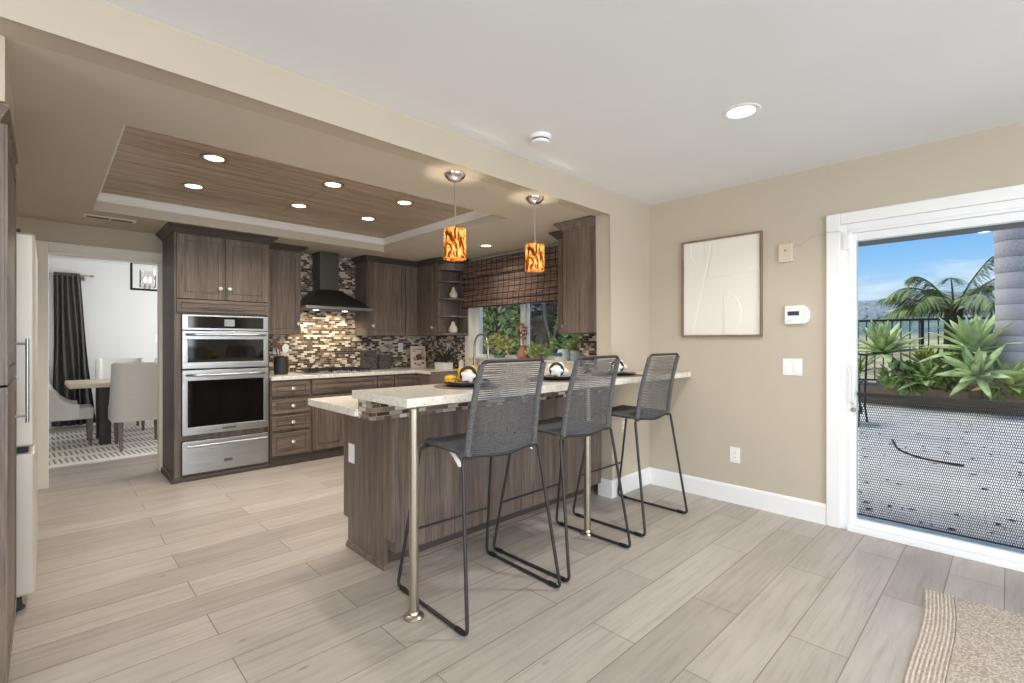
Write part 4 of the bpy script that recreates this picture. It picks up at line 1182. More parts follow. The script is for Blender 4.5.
# ---------------------------------------------------------------- things on the worktop
c_ = (1.80, 5.40, .9)
single('utensil_crock', MB().lathe(c_, [(.001, 0), (.062, 0), (.07, .008), (.072, .05), (.072, .15), (.066, .168), (.068, .185), (.074, .19), (.07, .193), (.062, .185), (.058, .17), (.062, .15), (.06, .02), (.001, .015)], 32), M_CROCK,
       'black stoneware utensil crock beside the oven cabinet', 'crock', smooth=True, loc=c_)
def paddle(p0, p1, w_, l_, mtl, name, lab):
    p0, p1 = Vector(p0), Vector(p1); d = (p1 - p0).normalized(); m = MB(); L = (p1 - p0).length
    m.tube([p0, p0 + d * (L - l_)], .006, 8)
    side = d.cross(Vector((0, 1, .2))).normalized(); rings = []
    for i in range(9):
        q = i / 8; ww = w_ * max(.12, math.sin(PI * (.12 + .82 * q)) ** .7); c = p0 + d * (L - l_ + l_ * q)
        nn = side.cross(d).normalized() * .005
        rings.append([c - side * ww + nn * .3, c + nn, c + side * ww + nn * .3, c + side * ww - nn * .6, c - nn, c - side * ww - nn * .6])
    m.loft(rings)
    single(name, m, mtl, lab, 'utensil', smooth=True, loc=tuple(p0))
paddle((1.80, 5.41, .92), (1.742, 5.43, 1.275), .028, .09, M_SPOON, 'wooden_spoon', 'dark brown wooden spoon standing in the black crock')
paddle((1.81, 5.40, .92), (1.795, 5.46, 1.235), .02, .07, M_SPOON, 'wooden_fork', 'shorter brown wooden utensil standing in the black crock')
paddle((1.82, 5.39, .92), (1.855, 5.42, 1.225), .034, .09, M_WHITEC, 'white_spatula', 'white spatula standing in the black crock')
for x, y, w_, h_, lab in ((2.84, 5.47, .17, .25, 'taller square hammered metal canister beside the cooktop'), (3.065, 5.50, .15, .195, 'shorter square hammered metal canister nearer the cookbook')):
    t = thing('canister', lab, 'canister', (x, y, .9), 'metal canisters')
    rr = [[(x + sx * w_ / 2 * k, y + sy * w_ * .28 * k, z) for sx, sy in ((-1, -1), (1, -1), (1, 1), (-1, 1))] for z, k in ((.9, .96), (.91, 1), (.9 + h_ - .02, 1), (.9 + h_ - .015, .98))]
    obj('body', MB().loft(rr), M_CANI, t, bevel=.006)
    obj('rim', MB().box((x - w_ / 2 - .003, y - w_ * .28 - .003, .9 + h_ - .018), (x + w_ / 2 + .003, y + w_ * .28 + .003, .9 + h_ - .006)), M_DGREY, t, bevel=.002)
    obj('base_rim', MB().box((x - w_ / 2 - .002, y - w_ * .28 - .002, .9), (x + w_ / 2 + .002, y + w_ * .28 + .002, .91)), M_DGREY, t, bevel=.002)
# cookbook standing against the tiles
bk = thing('cookbook', 'cream cookbook with a brown printed cover standing against the tiles', 'book', (3.58, 5.56, .9))
def bp_(x, z, n): return Vector((3.49 + x, 5.545 - n + .09 * z, .9 + z))
def bbox(m, x0, x1, z0, z1, n0, n1):
    m.hexa([bp_(x0, z0, n0), bp_(x1, z0, n0), bp_(x1, z0, n1), bp_(x0, z0, n1), bp_(x0, z1, n0), bp_(x1, z1, n0), bp_(x1, z1, n1), bp_(x0, z1, n1)]); return m
M_COVER = plain('cream_book_cover', S(226, 212, 198), .5, .03, 20); M_INK = plain('brown_cover_ink', S(104, 70, 58), .6, .2, 60); M_INKL = plain('tan_cover_ink', S(178, 140, 122), .6, .2, 60)
obj('cover', bbox(MB(), 0, .225, .002, .285, -.004, .022), M_COVER, bk, bevel=.001)
obj('page_block', bbox(MB(), .004, .221, .0, .281, -.001, .019), M_PAPER, bk)
m = MB()
for q in range(4): bbox(m, .03 + q * .012, .038 + q * .012, .238, .252, .022, .0226)
for q in range(9): bbox(m, .088 + q * .0125, .097 + q * .0125, .238, .254, .022, .0226)
bbox(m, .018, .07, .214, .221, .022, .0226); bbox(m, .15, .20, .216, .222, .022, .0226)
obj('title_lettering', m, M_INK, bk)
m = MB()
for (a, c, r1, r2, s_) in ((.118, .148, .052, .04, 1), (.055, .055, .018, .014, 2), (.178, .06, .022, .018, 3), (.10, .115, .03, .02, 4), (.15, .12, .03, .022, 5)):
    rr = random.Random(s_)
    ps = [bp_(a + r1 * math.cos(k * PI / 7) * rr.uniform(.75, 1.1), c + r2 * math.sin(k * PI / 7) * rr.uniform(.7, 1.1), .0222 + .0001 * s_) for k in range(14)]
    m.bm.faces.new([m.bm.verts.new(p) for p in ps])
obj('cover_picture', m, M_INK, bk)
m = MB()
for (a, c, r1, r2, s_) in ((.17, .19, .03, .03, 7), (.05, .12, .03, .04, 8), (.115, .04, .05, .016, 9), (.19, .13, .024, .04, 10)):
    rr = random.Random(s_)
    ps = [bp_(a + r1 * math.cos(k * PI / 6) * rr.uniform(.6, 1.1), c + r2 * math.sin(k * PI / 6) * rr.uniform(.6, 1.1), .0221) for k in range(12)]
    m.bm.faces.new([m.bm.verts.new(p) for p in ps])
obj('cover_tint', m, M_INKL, bk)


def leaves(mb, c, rad, n, size, rnd, shape=None, droop=0.0, squash=(1, 1, 1)):
    """a cluster of small folded leaves inside an ellipsoid"""
    c = Vector(c)
    for _ in range(n):
        while True:
            p = Vector((rnd.uniform(-1, 1), rnd.uniform(-1, 1), rnd.uniform(-1, 1)))
            if p.length < 1: break
        p = p * (.55 + .45 * rnd.random()) if p.length < .5 else p
        q = c + Vector((p.x * rad[0], p.y * rad[1], p.z * rad[2]))
        d = (p.normalized() + Vector((rnd.gauss(0, .5), rnd.gauss(0, .5), rnd.gauss(0, .5) - droop))).normalized()
        s_ = Vector((rnd.gauss(0, 1), rnd.gauss(0, 1), rnd.gauss(0, 1))); s_ = (s_ - d * s_.dot(d)).normalized()
        L = size * rnd.uniform(.6, 1.25); wd = L * .27; n_ = d.cross(s_) * L * .10
        v = [mb.bm.verts.new(x) for x in (q, q + d * L * .5 + s_ * wd + n_, q + d * L, q + d * L * .5 - s_ * wd + n_)]
        mb.bm.faces.new((v[0], v[1], v[2])); mb.bm.faces.new((v[0], v[2], v[3]))
    return mb


def blade(mb, base, d, up, L, W_, curve=.3, fold=.25, seg=6, tip=.05):
    """a long tapering leaf, folded along the middle and curving down"""
    base, d, up = Vector(base), Vector(d).normalized(), Vector(up)
    s_ = d.cross(up); s_ = s_.normalized() if s_.length > 1e-4 else Vector((1, 0, 0)); n_ = s_.cross(d).normalized()
    prev = None
    for i in range(seg + 1):
        q = i / seg
        c = base + d * L * q + n_ * (-curve * L * q * q)
        ww = W_ * (.45 + 1.15 * q - .5 * q * q) * (1 - q ** 3.2) + tip * W_ * (1 - q) if q < 1 else 0.0005
        a = c - s_ * ww + n_ * fold * ww; b_ = c + s_ * ww + n_ * fold * ww
        row = [mb.bm.verts.new(x) for x in (a, c, b_)]
        if prev:
            mb.bm.faces.new((prev[0], prev[1], row[1], row[0])); mb.bm.faces.new((prev[1], prev[2], row[2], row[1]))
        prev = row
    return mb


def solidify(o, th):
    s_ = o.modifiers.new('thick', 'SOLIDIFY'); s_.thickness = th; s_.offset = 0
    return o

px_, py_ = 3.60, 5.02
t = thing('succulent_planter', 'white oblong planter with a dark spiky plant on the corner worktop', 'planter', (px_, py_, .9))
px_, py_ = 3.62, 4.99
obj('box', MB().hexa([(px_ - .065, py_ - .10, .9), (px_ + .065, py_ - .10, .9), (px_ + .065, py_ + .10, .9), (px_ - .065, py_ + .10, .9), (px_ - .072, py_ - .105, .985), (px_ + .072, py_ - .105, .985), (px_ + .072, py_ + .105, .985), (px_ - .072, py_ + .105, .985)]), M_WHITEC, t, bevel=.004)
m = MB(); rn = random.Random(3)
for k in range(5):
    cx, cy = px_ + rn.uniform(-.03, .03), py_ - .08 + k * .04
    for q in range(13):
        a = rn.uniform(0, 2 * PI); e = rn.uniform(.3, 1.4)
        blade(m, (cx, cy, .98), (math.cos(a) * math.cos(e), math.sin(a) * math.cos(e), math.sin(e)), (0, 0, 1), rn.uniform(.13, .25), .012, .25, .3, 5)
obj('foliage', m, M_SUCC, t, smooth=True)
def pear(x, y, z, s_, lab, lean):
    t = thing('ceramic_pear', lab, 'ornament', (x, y, z), 'ceramic pears')
    obj('fruit', MB().lathe((x, y, z), [(.001, .002), (.03 * s_, 0), (.05 * s_, .012), (.058 * s_, .04), (.054 * s_, .065), (.038 * s_, .09), (.026 * s_, .115), (.022 * s_, .135), (.012 * s_, .146), (.001, .148)], 24), M_CERAM, t, smooth=True)
    obj('stem', MB().tube([(x, y, z + .142), (x + .004, y - lean * .5, z + .165), (x + .002, y - lean, z + .18)], .004, 8), M_SPOON, t, smooth=True)
    m = MB(); blade(m, (x, y, z + .146), (-.4, .8, .5), (0, 0, 1), .06, .012, .2); solidify(obj('leaf', m, M_SPOON, t), .002)
pear(3.66, 4.84, 1.785, .92, 'cream ceramic pear on the upper open shelf', .02)
pear(3.66, 4.845, 1.352, 1.0, 'cream ceramic pear on the lowest open shelf', -.01)

# outlets on the tiles
def plate(T, w_, h_, name, lab, cat, grp, kind='outlet'):
    p0 = T(0, 0, 0); t = thing(name, lab, cat, tuple(p0), grp)
    m = MB(); tb(m, T, -w_ / 2, w_ / 2, -h_ / 2, h_ / 2, 0, .006); obj('cover_plate', m, M_PLASTW, t, bevel=.002)
    if kind == 'outlet':
        for b0 in (-.031, .006):
            m = MB(); tb(m, T, -.017, .017, b0, b0 + .026, .006, .0082); r = obj('receptacle', m, M_PLASTW, t, bevel=.002)
            m = MB(); tb(m, T, -.008, -.006, b0 + .010, b0 + .019, .0080, .0085); tb(m, T, .006, .008, b0 + .010, b0 + .019, .0080, .0085); obj('slot', m, M_GASKET, r)
    if kind == 'switch':
        for a0 in (-.042, .008):
            m = MB(); q = [T(a0, -.034, .006), T(a0 + .034, -.034, .006), T(a0 + .034, -.034, .011), T(a0, -.034, .011), T(a0, .034, .006), T(a0 + .034, .034, .006), T(a0 + .034, .034, .0075), T(a0, .034, .0075)]
            m.hexa(q); obj('rocker', m, M_PLASTW, t, bevel=.001)
    return t
plate(T_S(1.845, YB - .01, 1.17), .075, .12, 'wall_outlet', 'outlet on the tiles behind the utensil crock', 'outlet', 'outlet covers')
plate(T_S(3.42, YB - .01, 1.17), .075, .12, 'wall_outlet', 'outlet on the tiles between the canisters and the cookbook', 'outlet', 'outlet covers')
plate(T_W(XR - .01, 5.16, 1.17), .075, .12, 'wall_outlet', 'outlet on the tiles above the white succulent planter', 'outlet', 'outlet covers')
plate(T_W(XR, 1.482, .372), .075, .12, 'wall_outlet', 'white outlet low on the beige wall left of the sliding door', 'outlet', 'outlet covers')
plate(T_S(3.42, YS, .56), .07, .115, 'wall_outlet', 'outlet on the wall stub under the end of the bar', 'outlet', 'outlet covers').children[0].data.materials[0] = M_PLASTB
plate(T_W(XR, 1.083, 1.068), .125, .118, 'light_switch', 'double white rocker switch left of the sliding door', 'light switch', None, 'switch')

# ---------------------------------------------------------------- window: woven shade and sill things
bl = thing('window_shade', 'brown woven-wood roman shade half lowered over the kitchen window', 'window shade', (3.80, 3.98, 1.66))
y0, y1 = 2.985, 4.815
m = MB()
prof = [(3.818, 2.235), (3.785, 2.235), (3.785, 2.06), (3.792, 1.92), (3.786, 1.86), (3.772, 1.80), (3.765, 1.755), (3.776, 1.735), (3.762, 1.70), (3.768, 1.668), (3.79, 1.665), (3.80, 1.70), (3.80, 2.2), (3.818, 2.2)]
m.prism(prof, y0, y1, 'y')
obj('shade_cloth', m, M_BLIND, bl, smooth=True, angle=50)
obj('head_rail', MB().box((3.79, y0 + .01, 2.2), (XR - .001, y1 - .01, 2.24)), M_WOODY, bl)
obj('valance', MB().prism([(3.768, 2.24), (3.762, 2.05), (3.768, 2.045), (3.775, 2.05), (3.780, 2.24)], y0 - .004, y1 + .004, 'y'), M_BLIND, bl)

SZ = 1.0525
def sillplant(x, y, pot, potm, leaf, n, rad, hz, size, name, lab, seed, smooth=True):
    t = thing(name, lab, 'potted plant', (x, y, SZ))
    obj('pot', MB().lathe((x, y, SZ), pot, 28), potm, t, smooth=True)
    m = MB(); leaves(m, (x, y, SZ + hz), rad, n, size, random.Random(seed)); obj('foliage', m, leaf, t)
    m = MB(); rn = random.Random(seed)
    for k in range(6):
        a = rn.uniform(0, 2 * PI); m.tube([(x, y, SZ + .03), (x + .4 * rad[0] * math.cos(a), y + .4 * rad[1] * math.sin(a), SZ + hz * .8), (x + .8 * rad[0] * math.cos(a), y + .8 * rad[1] * math.sin(a), SZ + hz)], .003, 5)
    obj('stem', m, M_LEAFD, t)
sillplant(3.87, 4.22, [(.001, 0), (.05, 0), (.062, .02), (.066, .06), (.05, .085), (.046, .10), (.043, .10), (.045, .08), (.058, .055), (.05, .01), (.001, .008)], M_GLASSG, M_LEAFP, 240, (.06, .21, .09), .16, .07, 'variegated_plant', 'variegated leafy cuttings in a glass vase on the window sill', 5)
jg = thing('terracotta_jug', 'terracotta jug with a small handle on the window sill', 'jug', (3.875, 3.83, SZ))
obj('body', MB().lathe((3.875, 3.83, SZ), [(.001, 0), (.058, 0), (.072, .02), (.070, .055), (.05, .09), (.034, .115), (.030, .14), (.038, .155), (.034, .155), (.026, .14), (.03, .11), (.06, .04), (.001, .01)], 28), M_TERRA, jg, smooth=True)
obj('handle', MB().tube(fillet([(3.875, 3.80, SZ + .148), (3.875, 3.755, SZ + .145), (3.875, 3.75, SZ + .09), (3.875, 3.785, SZ + .075)], .02, 4), .007, 8), M_TERRA, jg, smooth=True)
obj('dried_stems', (lambda q: (leaves(q, (3.875, 3.85, SZ + .32), (.035, .07, .12), 60, .05, random.Random(4)), [q.tube([(3.875, 3.83, SZ + .12), (3.875 + .01 * k, 3.84 + .03 * (k - 2), SZ + .40)], .002, 5) for k in range(5)], q)[2])(MB()), plain('rust_dried_stem', S(150, 104, 66), .8, .2, 20), jg)
sillplant(3.87, 3.60, [(.001, 0), (.045, 0), (.055, .05), (.05, .055), (.001, .05)], M_TERRA, M_LEAFM, 220, (.06, .15, .06), .09, .05, 'bushy_sill_plant', 'small bushy green plant right of the terracotta jug on the sill', 8)
jr = thing('blue_white_jar', 'small white jar with blue painted windows on the sill', 'jar', (3.87, 3.24, SZ))
obj('body', MB().lathe((3.87, 3.24, SZ), [(.001, 0), (.055, 0), (.064, .02), (.064, .075), (.056, .10), (.05, .118), (.044, .118), (.05, .095), (.055, .07), (.001, .02)], 32), M_WHITEC, jr, smooth=True)
m = MB()
for a, mm_ in ((PI + .25, 0), (PI - .55, 0)):
    for r_i in range(1):
        c = Vector((3.87 + .064 * math.cos(a), 3.24 + .064 * math.sin(a), SZ + .062)); n = Vector((math.cos(a), math.sin(a), 0))
        m.lathe(c - n * .004, [(.024, 0), (.024, .007), (.001, .0075)], 16, n)
obj('painted_window', m, M_BLUEP, jr, smooth=True)
sillplant(3.875, 3.07, [(.001, 0), (.052, 0), (.058, .006), (.066, .10), (.069, .104), (.063, .104), (.055, .09), (.001, .085)], M_PALEBL, M_LEAFM, 80, (.035, .06, .07), .15, .06, 'pale_blue_planter', 'green plant in a pale blue pot at the right end of the sill', 11)

# ---------------------------------------------------------------- right-hand wall
py0, py1, pz0, pz1 = 1.279, 1.906, 1.288, 2.072
pc = thing('wall_art', 'square white relief picture in a thin wood frame beside the sliding door', 'picture', (XR, (py0 + py1) / 2, pz0))
T = T_W(XR, py1, pz0); PW, PH = py1 - py0, pz1 - pz0
m = MB(); fw_ = .014
tb(m, T, 0, PW, 0, fw_, 0, .03); tb(m, T, 0, PW, PH - fw_, PH, 0, .03); tb(m, T, 0, fw_, fw_, PH - fw_, 0, .03); tb(m, T, PW - fw_, PW, fw_, PH - fw_, 0, .03)
obj('frame', m, M_OAK, pc, bevel=.001)
m = MB(); tb(m, T, fw_, PW - fw_, fw_, PH - fw_, .002, .014); obj('panel', m, M_CANVAS, pc)
# raised relief: a slanting field, a band and a half disc
def poly3(mm, pts, n0, n1):
    mm.loft([[T(a * PW, b_ * PH, n0) for a, b_ in pts], [T(a * PW, b_ * PH, n1) for a, b_ in pts]])
m = MB(); poly3(m, [(.42, .96), (.34, .60), (.97, .625), (.97, .97)], .014, .018); obj('relief_field', m, M_CANVAS, pc, bevel=.0015)
m = MB(); poly3(m, [(.03, .03), (.15, .03), (.40, .965), (.30, .965), (.30, .86), (.25, .78), (.17, .78), (.125, .85), (.125, .965), (.03, .965)], .014, .0175); obj('relief_field', m, M_CANVAS, pc, bevel=.0015)
m = MB(); poly3(m, [(.55, .45)] + [(.56 + .20 * math.sin(k * PI / 14), .235 + .215 * math.cos(k * PI / 14)) for k in range(15)] + [(.55, .02)], .014, .0185); obj('relief_disc', m, M_CANVAS, pc, bevel=.0015)
T = T_W(XR, 1.128, 1.372)
th = thing('thermostat', 'white programmable thermostat on the beige wall left of the sliding door', 'thermostat', (XR, 1.05, 1.372))
sh = [(0.004, 0), (.125, 0), (.148, .018), (.158, .05), (.156, .085), (.140, .118), (.118, .132), (.004, .132), (0, .128), (0, .004)]
m = MB(); m.loft([[T(a, b_, n) for a, b_ in sh] for n in (0, .022)] + [[T(.078 + (a - .078) * .93, .066 + (b_ - .066) * .92, .028) for a, b_ in sh]]); obj('body', m, M_PLASTW, th, bevel=.002)
m = MB(); tb(m, T, .022, .095, .062, .092, .0275, .0292); obj('display', m, M_LCD, th)
m = MB()
for k in range(6):
    a = -1.0 + k * .4; c = T(.094 + .034 * math.cos(a), .068 + .042 * math.sin(a), .028); m.lathe(c, [(.0028, -.001), (.0028, .002), (.001, .0024)], 8, T(0, 0, 1) - T(0, 0, 0))
for (a0, a1, b0) in ((.022, .04, .108), (.016, .046, .022), (.055, .060, .048)): tb(m, T, a0, a1, b0, b0 + .004, .0275, .0288)
obj('button', m, plain('grey_plastic', S(168, 170, 174), .5), th)
T = T_W(XR, 1.171, 1.82)
ch_ = thing('door_chime', 'beige wall box with a thin cable above the thermostat', 'wall box', (XR, 1.125, 1.82))
m = MB(); tb(m, T, 0, .092, 0, .135, 0, .016); obj('cover_plate', m, M_PLASTB, ch_, bevel=.004)
m = MB(); c = T(.046, .085, .016); m.lathe(c, [(.006, 0), (.006, .004), (.001, .005)], 12, (-1, 0, 0)); obj('button', m, M_DGREY, ch_)
m = MB(); c = T(.046, .035, .016); m.lathe(c, [(.012, 0), (.011, .003), (.001, .003)], 16, (-1, 0, 0)); obj('cover_screw', m, M_PLASTB, ch_, smooth=True)
obj('cable', MB().tube(fillet([(XR - .004, 1.083, 1.895), (XR - .004, 1.03, 1.93), (XR - .004, .95, 1.985), (XR - .004, .875, 1.99), (XR - .026, .868, 1.99), (XR - .026, .79, 1.985), (XR - .024, .775, 1.965)], .03, 4), .002, 6), M_PLASTB, ch_, smooth=True)

# ---------------------------------------------------------------- jute rug
rg = thing('jute_rug', 'braided jute rug with a ribbed border in front of the sliding door', 'rug', (3.0, -.3, 0))
def rugpt(u, v):
    """u 0..1 across from the border edge towards the camera's right, v 0..1 along the border"""
    a = Vector((3.178, .302)); b_ = Vector((2.1, .255)); c = a.lerp(b_, v)
    c.y -= .012 * math.sin(v * 5.3)
    return Vector((c.x + .02 * u, c.y - 1.55 * u, 0))
m = MB(); rings = []
for j in range(41):
    v = j / 40; r_ = []
    for i in range(8):
        u0 = .072 * i / 8; d_ = .072 / 8
        for q in (0, .25, .5, .75):
            p = rugpt(u0 + d_ * q, v); r_.append((p.x, p.y, (.004 + .006 * math.sin(PI * q))))
    p = rugpt(.072, v); r_.append((p.x, p.y, .003)); r_.append((p.x, p.y, .0005)); p = rugpt(0, v); r_.append((p.x, p.y, .0005))
    rings.append(r_)
m.loft(rings); obj('border', m, M_RUGB, rg, smooth=True)
m = MB(); rings = []
for j in range(41):
    v = j / 40; r_ = []
    for i in range(25):
        p = rugpt(.072 + .885 * i / 24, v); r_.append((p.x, p.y, .010))
    p = rugpt(1, v); r_.append((p.x, p.y, .0006)); p = rugpt(.072, v); r_.append((p.x, p.y, .0006))
    rings.append(r_)
m.loft(rings); obj('field', m, M_RUG, rg, smooth=True)
m = MB(); rn = random.Random(2)
for k in range(150):
    u = rn.random(); p = rugpt(u, 0.0); d_ = Vector((rn.uniform(.006, .018), rn.uniform(-.01, .01), 0))
    m.tube([(p.x - .003, p.y, .006), (p.x + d_.x, p.y + d_.y, .003)], .0022, 4)
obj('fringe', m, M_RUGB, rg)
rg.children[2]['kind'] = 'stuff'

# ---------------------------------------------------------------- pantry and fridge at the left edge
PX, PA, PB = -.115, 2.30, 3.04
pt = thing('pantry_cabinet', 'tall grey-brown pantry cabinet at the left edge beside the fridge', 'cabinet', (-.45, 2.6, 0))
obj('carcass', MB().box((-.88, YS + .145, .08), (PX - .0, PB, 2.0)), M_WOOD, pt)
obj('toe_kick', MB().box((-.86, YS + .145, 0), (PX - .01, PB, .08)), M_TOE, pt)
for z0, z1, nm in ((.085, 1.095, 'door'), (1.10, 1.99, 'door')):
    T = T_E(PX, YS + .15, z0); d = obj(nm, shaker(T, PB - YS - .152, z1 - z0), M_WOOD, pt, bevel=.0012)
T = T_E(PX, 2.95, 0)
obj('handle', (lambda q: (q.tube([T(0, .90, .057), T(0, 1.262, .057)], .006, 10), q.cyl(T(0, .93, .02), T(0, .93, .057), .005, 8), q.cyl(T(0, 1.24, .02), T(0, 1.24, .057), .005, 8), q)[3])(MB()), M_STEEL, pt, smooth=True)
obj('crown', MB().sweep([(PX, YS + .15), (PX, PB), (-.85, PB)], [(o_ * .45, u_) for o_, u_ in CROWN], 1.99), M_WOODX, pt)
FX, FA = -.036, 3.17
fg = thing('refrigerator', 'pale steel refrigerator with a bottom freezer beyond the pantry', 'refrigerator', (-.45, 3.5, 0))
obj('body', MB().box((-.86, FA - .0, .05), (-.135, FA + .88, 1.76)), M_DGREY, fg, bevel=.004)
obj('door', MB().box((-.13, FA, .76), (FX, FA + .88, 1.755)), M_FRIDGE, fg, bevel=.014, seg=3)
obj('freezer_drawer', MB().box((-.13, FA, .07), (FX, FA + .88, .735)), M_FRIDGE, fg, bevel=.014, seg=3)
obj('gasket', MB().box((-.137, FA + .004, .735), (-.06, FA + .87, .76)), M_GASKET, fg)
for y in (FA + .05, FA + .8): obj('foot', MB().lathe((-.095, y, 0), [(.024, 0), (.026, .01), (.016, .022), (.012, .072)], 16), M_GASKET, fg, smooth=True)
obj('foot', MB().box((-.8, FA + .05, 0), (-.75, FA + .8, .052)), M_GASKET, fg)
obj('hinge_cap', MB().box((-.12, FA + .02, 1.755), (-.085, FA + .08, 1.772)), M_GASKET, fg, bevel=.004)

# ---------------------------------------------------------------- dining room through the opening
single('dining_rug', MB().box((-1.2, 6.55, 0), (3.2, 8.95, .012)), M_DRUG, 'cream dining rug with rows of grey dashes under the table', 'rug', loc=(1.0, 7.8, 0))
dt = thing('dining_table', 'dining table with a pale wood top and black legs seen through the opening', 'table', (1.2, 7.9, .012))
obj('tabletop', MB().prism([(.19, 7.5), (2.5, 7.46), (2.5, 8.32), (.17, 8.32)], .705, .755), M_TABLE, dt, bevel=.004)
for x in (.46, 2.1):
    m = MB(); m.box((x, 7.58, .012), (x + .11, 7.70, .705)); m.box((x, 8.06, .012), (x + .11, 8.18, .705)); m.box((x + .02, 7.7, .10), (x + .09, 8.06, .16)); m.box((x + .02, 7.7, .62), (x + .09, 8.06, .70))
    obj('trestle', m, M_BLACKW, dt, bevel=.003)
def dining_chair():
    """upholstered chair facing +Y, back at -Y; sides sweep down to low arms"""
    t = thing('dining_chair', '', 'chair')
    hw, dp = .225, .28
    path = []
    for k in range(8): path.append((-hw, .12 - .33 * k / 7, k / 7))
    for k in range(9):
        a = PI / 2 * k / 8; path.append((-hw + .04 * (1 - math.cos(a)), -.24 - .04 * math.sin(a), 1))
    path += [(-x, y, q) for x, y, q in reversed(path)]
    rings = []
    P2 = [Vector((x, y)) for x, y, q in path]
    for i, (x, y, q) in enumerate(path):
        d = (P2[min(i + 1, len(P2) - 1)] - P2[max(i - 1, 0)]).normalized(); n = Vector((-d.y, d.x)) * -1
        top = .50 + (.50) * (q ** 2.2); top = top if q < 1 else 1.0
        lean = -.05 * max(0, (top - .5) / .5)
        o_, i_ = P2[i] - n * .0, P2[i] + n * .055
        mid = (o_ + i_) / 2
        rings.append([(o_.x, o_.y, .33), (o_.x, o_.y + lean, top - .02), (mid.x, mid.y + lean, top), (i_.x, i_.y + lean, top - .02), (i_.x, i_.y, .33)])
    # orient the thickness inwards
    cx = sum(r[4][0] for r in rings[:4]) / 4
    if cx < -hw: rings = [[(2 * r[0][0] - p[0] if False else p[0], p[1], p[2]) for p in r] for r in rings]
    obj('backrest', MB().loft(rings), M_CHAIR, t, smooth=True, angle=60)
    m = MB(); f = [(-hw + .01, -.22), (hw - .01, -.22), (hw - .005, .26), (-hw + .005, .26)]
    m.prism(f, .345, .455, 'z'); obj('seat', m, M_CHAIR, t, bevel=.035, seg=4)
    m = MB(); m.prism([(-hw + .005, -.25), (hw - .005, -.25), (hw, .25), (-hw, .25)], .315, .37); obj('seat_base', m, M_CHAIR, t, bevel=.012)
    for sx in (-1, 1):
        for y0_, yb in ((.22, .225), (-.22, -.30)):
            x = sx * (hw - .03); m = MB()
            m.hexa([(x - .015, yb - .015, 0), (x + .015, yb - .015, 0), (x + .015, yb + .015, 0), (x - .015, yb + .015, 0), (x - .026, y0_ - .026, .33), (x + .026, y0_ - .026, .33), (x + .026, y0_ + .026, .33), (x - .026, y0_ + .026, .33)])
            obj('leg', m, M_LEGW, t, bevel=.003)
    return t
dc = dining_chair(); dc.location = (.805, 7.27, .012)
dc['label'] = 'grey upholstered dining chair seen from behind at the near side of the dining table'; dc['group'] = 'dining chairs'
dup(dc, (.16, 7.86, .012), -PI / 2, 'grey upholstered dining chair seen side-on at the head of the dining table', 'dining chairs')
dup(dc, (.775, 8.62, .012), PI, 'grey upholstered dining chair on the far side of the dining table', 'dining chairs')
dup(dc, (1.45, 8.62, .012), PI, 'dining chair on the far side of the table, farther from the curtain', 'dining chairs')
# curtain and rod
cu = thing('curtain', 'dark grey curtain panel gathered on a rod in the dining room', 'curtain', (.25, 9.5, .02))
m = MB(); rings = []
for j in range(25):
    q = j / 24; z = 2.24 - 2.21 * q; r0, r1 = [], []
    for i in range(61):
        u = i / 60; amp = .018 + .035 * q
        wv_ = math.sin(u * PI * 11 + .5 * math.sin(q * 2 + u * 5)) * amp + .012 * math.sin(u * 37 + q * 3) * q
        x = .075 + (.285 + .16 * q) * u + .02 * math.sin(q * 5 + u * 9) * q
        r0.append((x, 9.49 + wv_, z)); r1.append((x, 9.494 + wv_, z))
    rings.append(r0 + r1[::-1])
m.loft(rings); obj('panel', m, M_CURT, cu, smooth=True, angle=80)
obj('header_tape', MB().box((.075, 9.478, 2.20), (.36, 9.50, 2.245)), M_CURT, cu)
cr_ = thing('curtain_rod', 'thin metal curtain rod above the dark grey curtain', 'curtain rod', (.2, 9.5, 2.2))
obj('rod', MB().cyl((-1.4, 9.50, 2.22), (.47, 9.50, 2.22), .009, 10), M_NICKEL, cr_, smooth=True)
obj('finial', MB().lathe((.47, 9.5, 2.22), [(.012, 0), (.018, .01), (.02, .03), (.012, .05), (.001, .055)], 14, (1, 0, 0)), M_NICKEL, cr_, smooth=True)
obj('bracket', MB().box((.405, 9.495, 2.15), (.42, 9.599, 2.235)), M_NICKEL, cr_)
m = MB(); m.box((-1.3, 9.592, .9), (.06, 9.6, 2.12)); m.box((-1.34, 9.585, .86), (-1.30, 9.6, 2.16)); m.box((.05, 9.585, .86), (.08, 9.6, 2.16))
struct('window_4', m, M_VINYL)
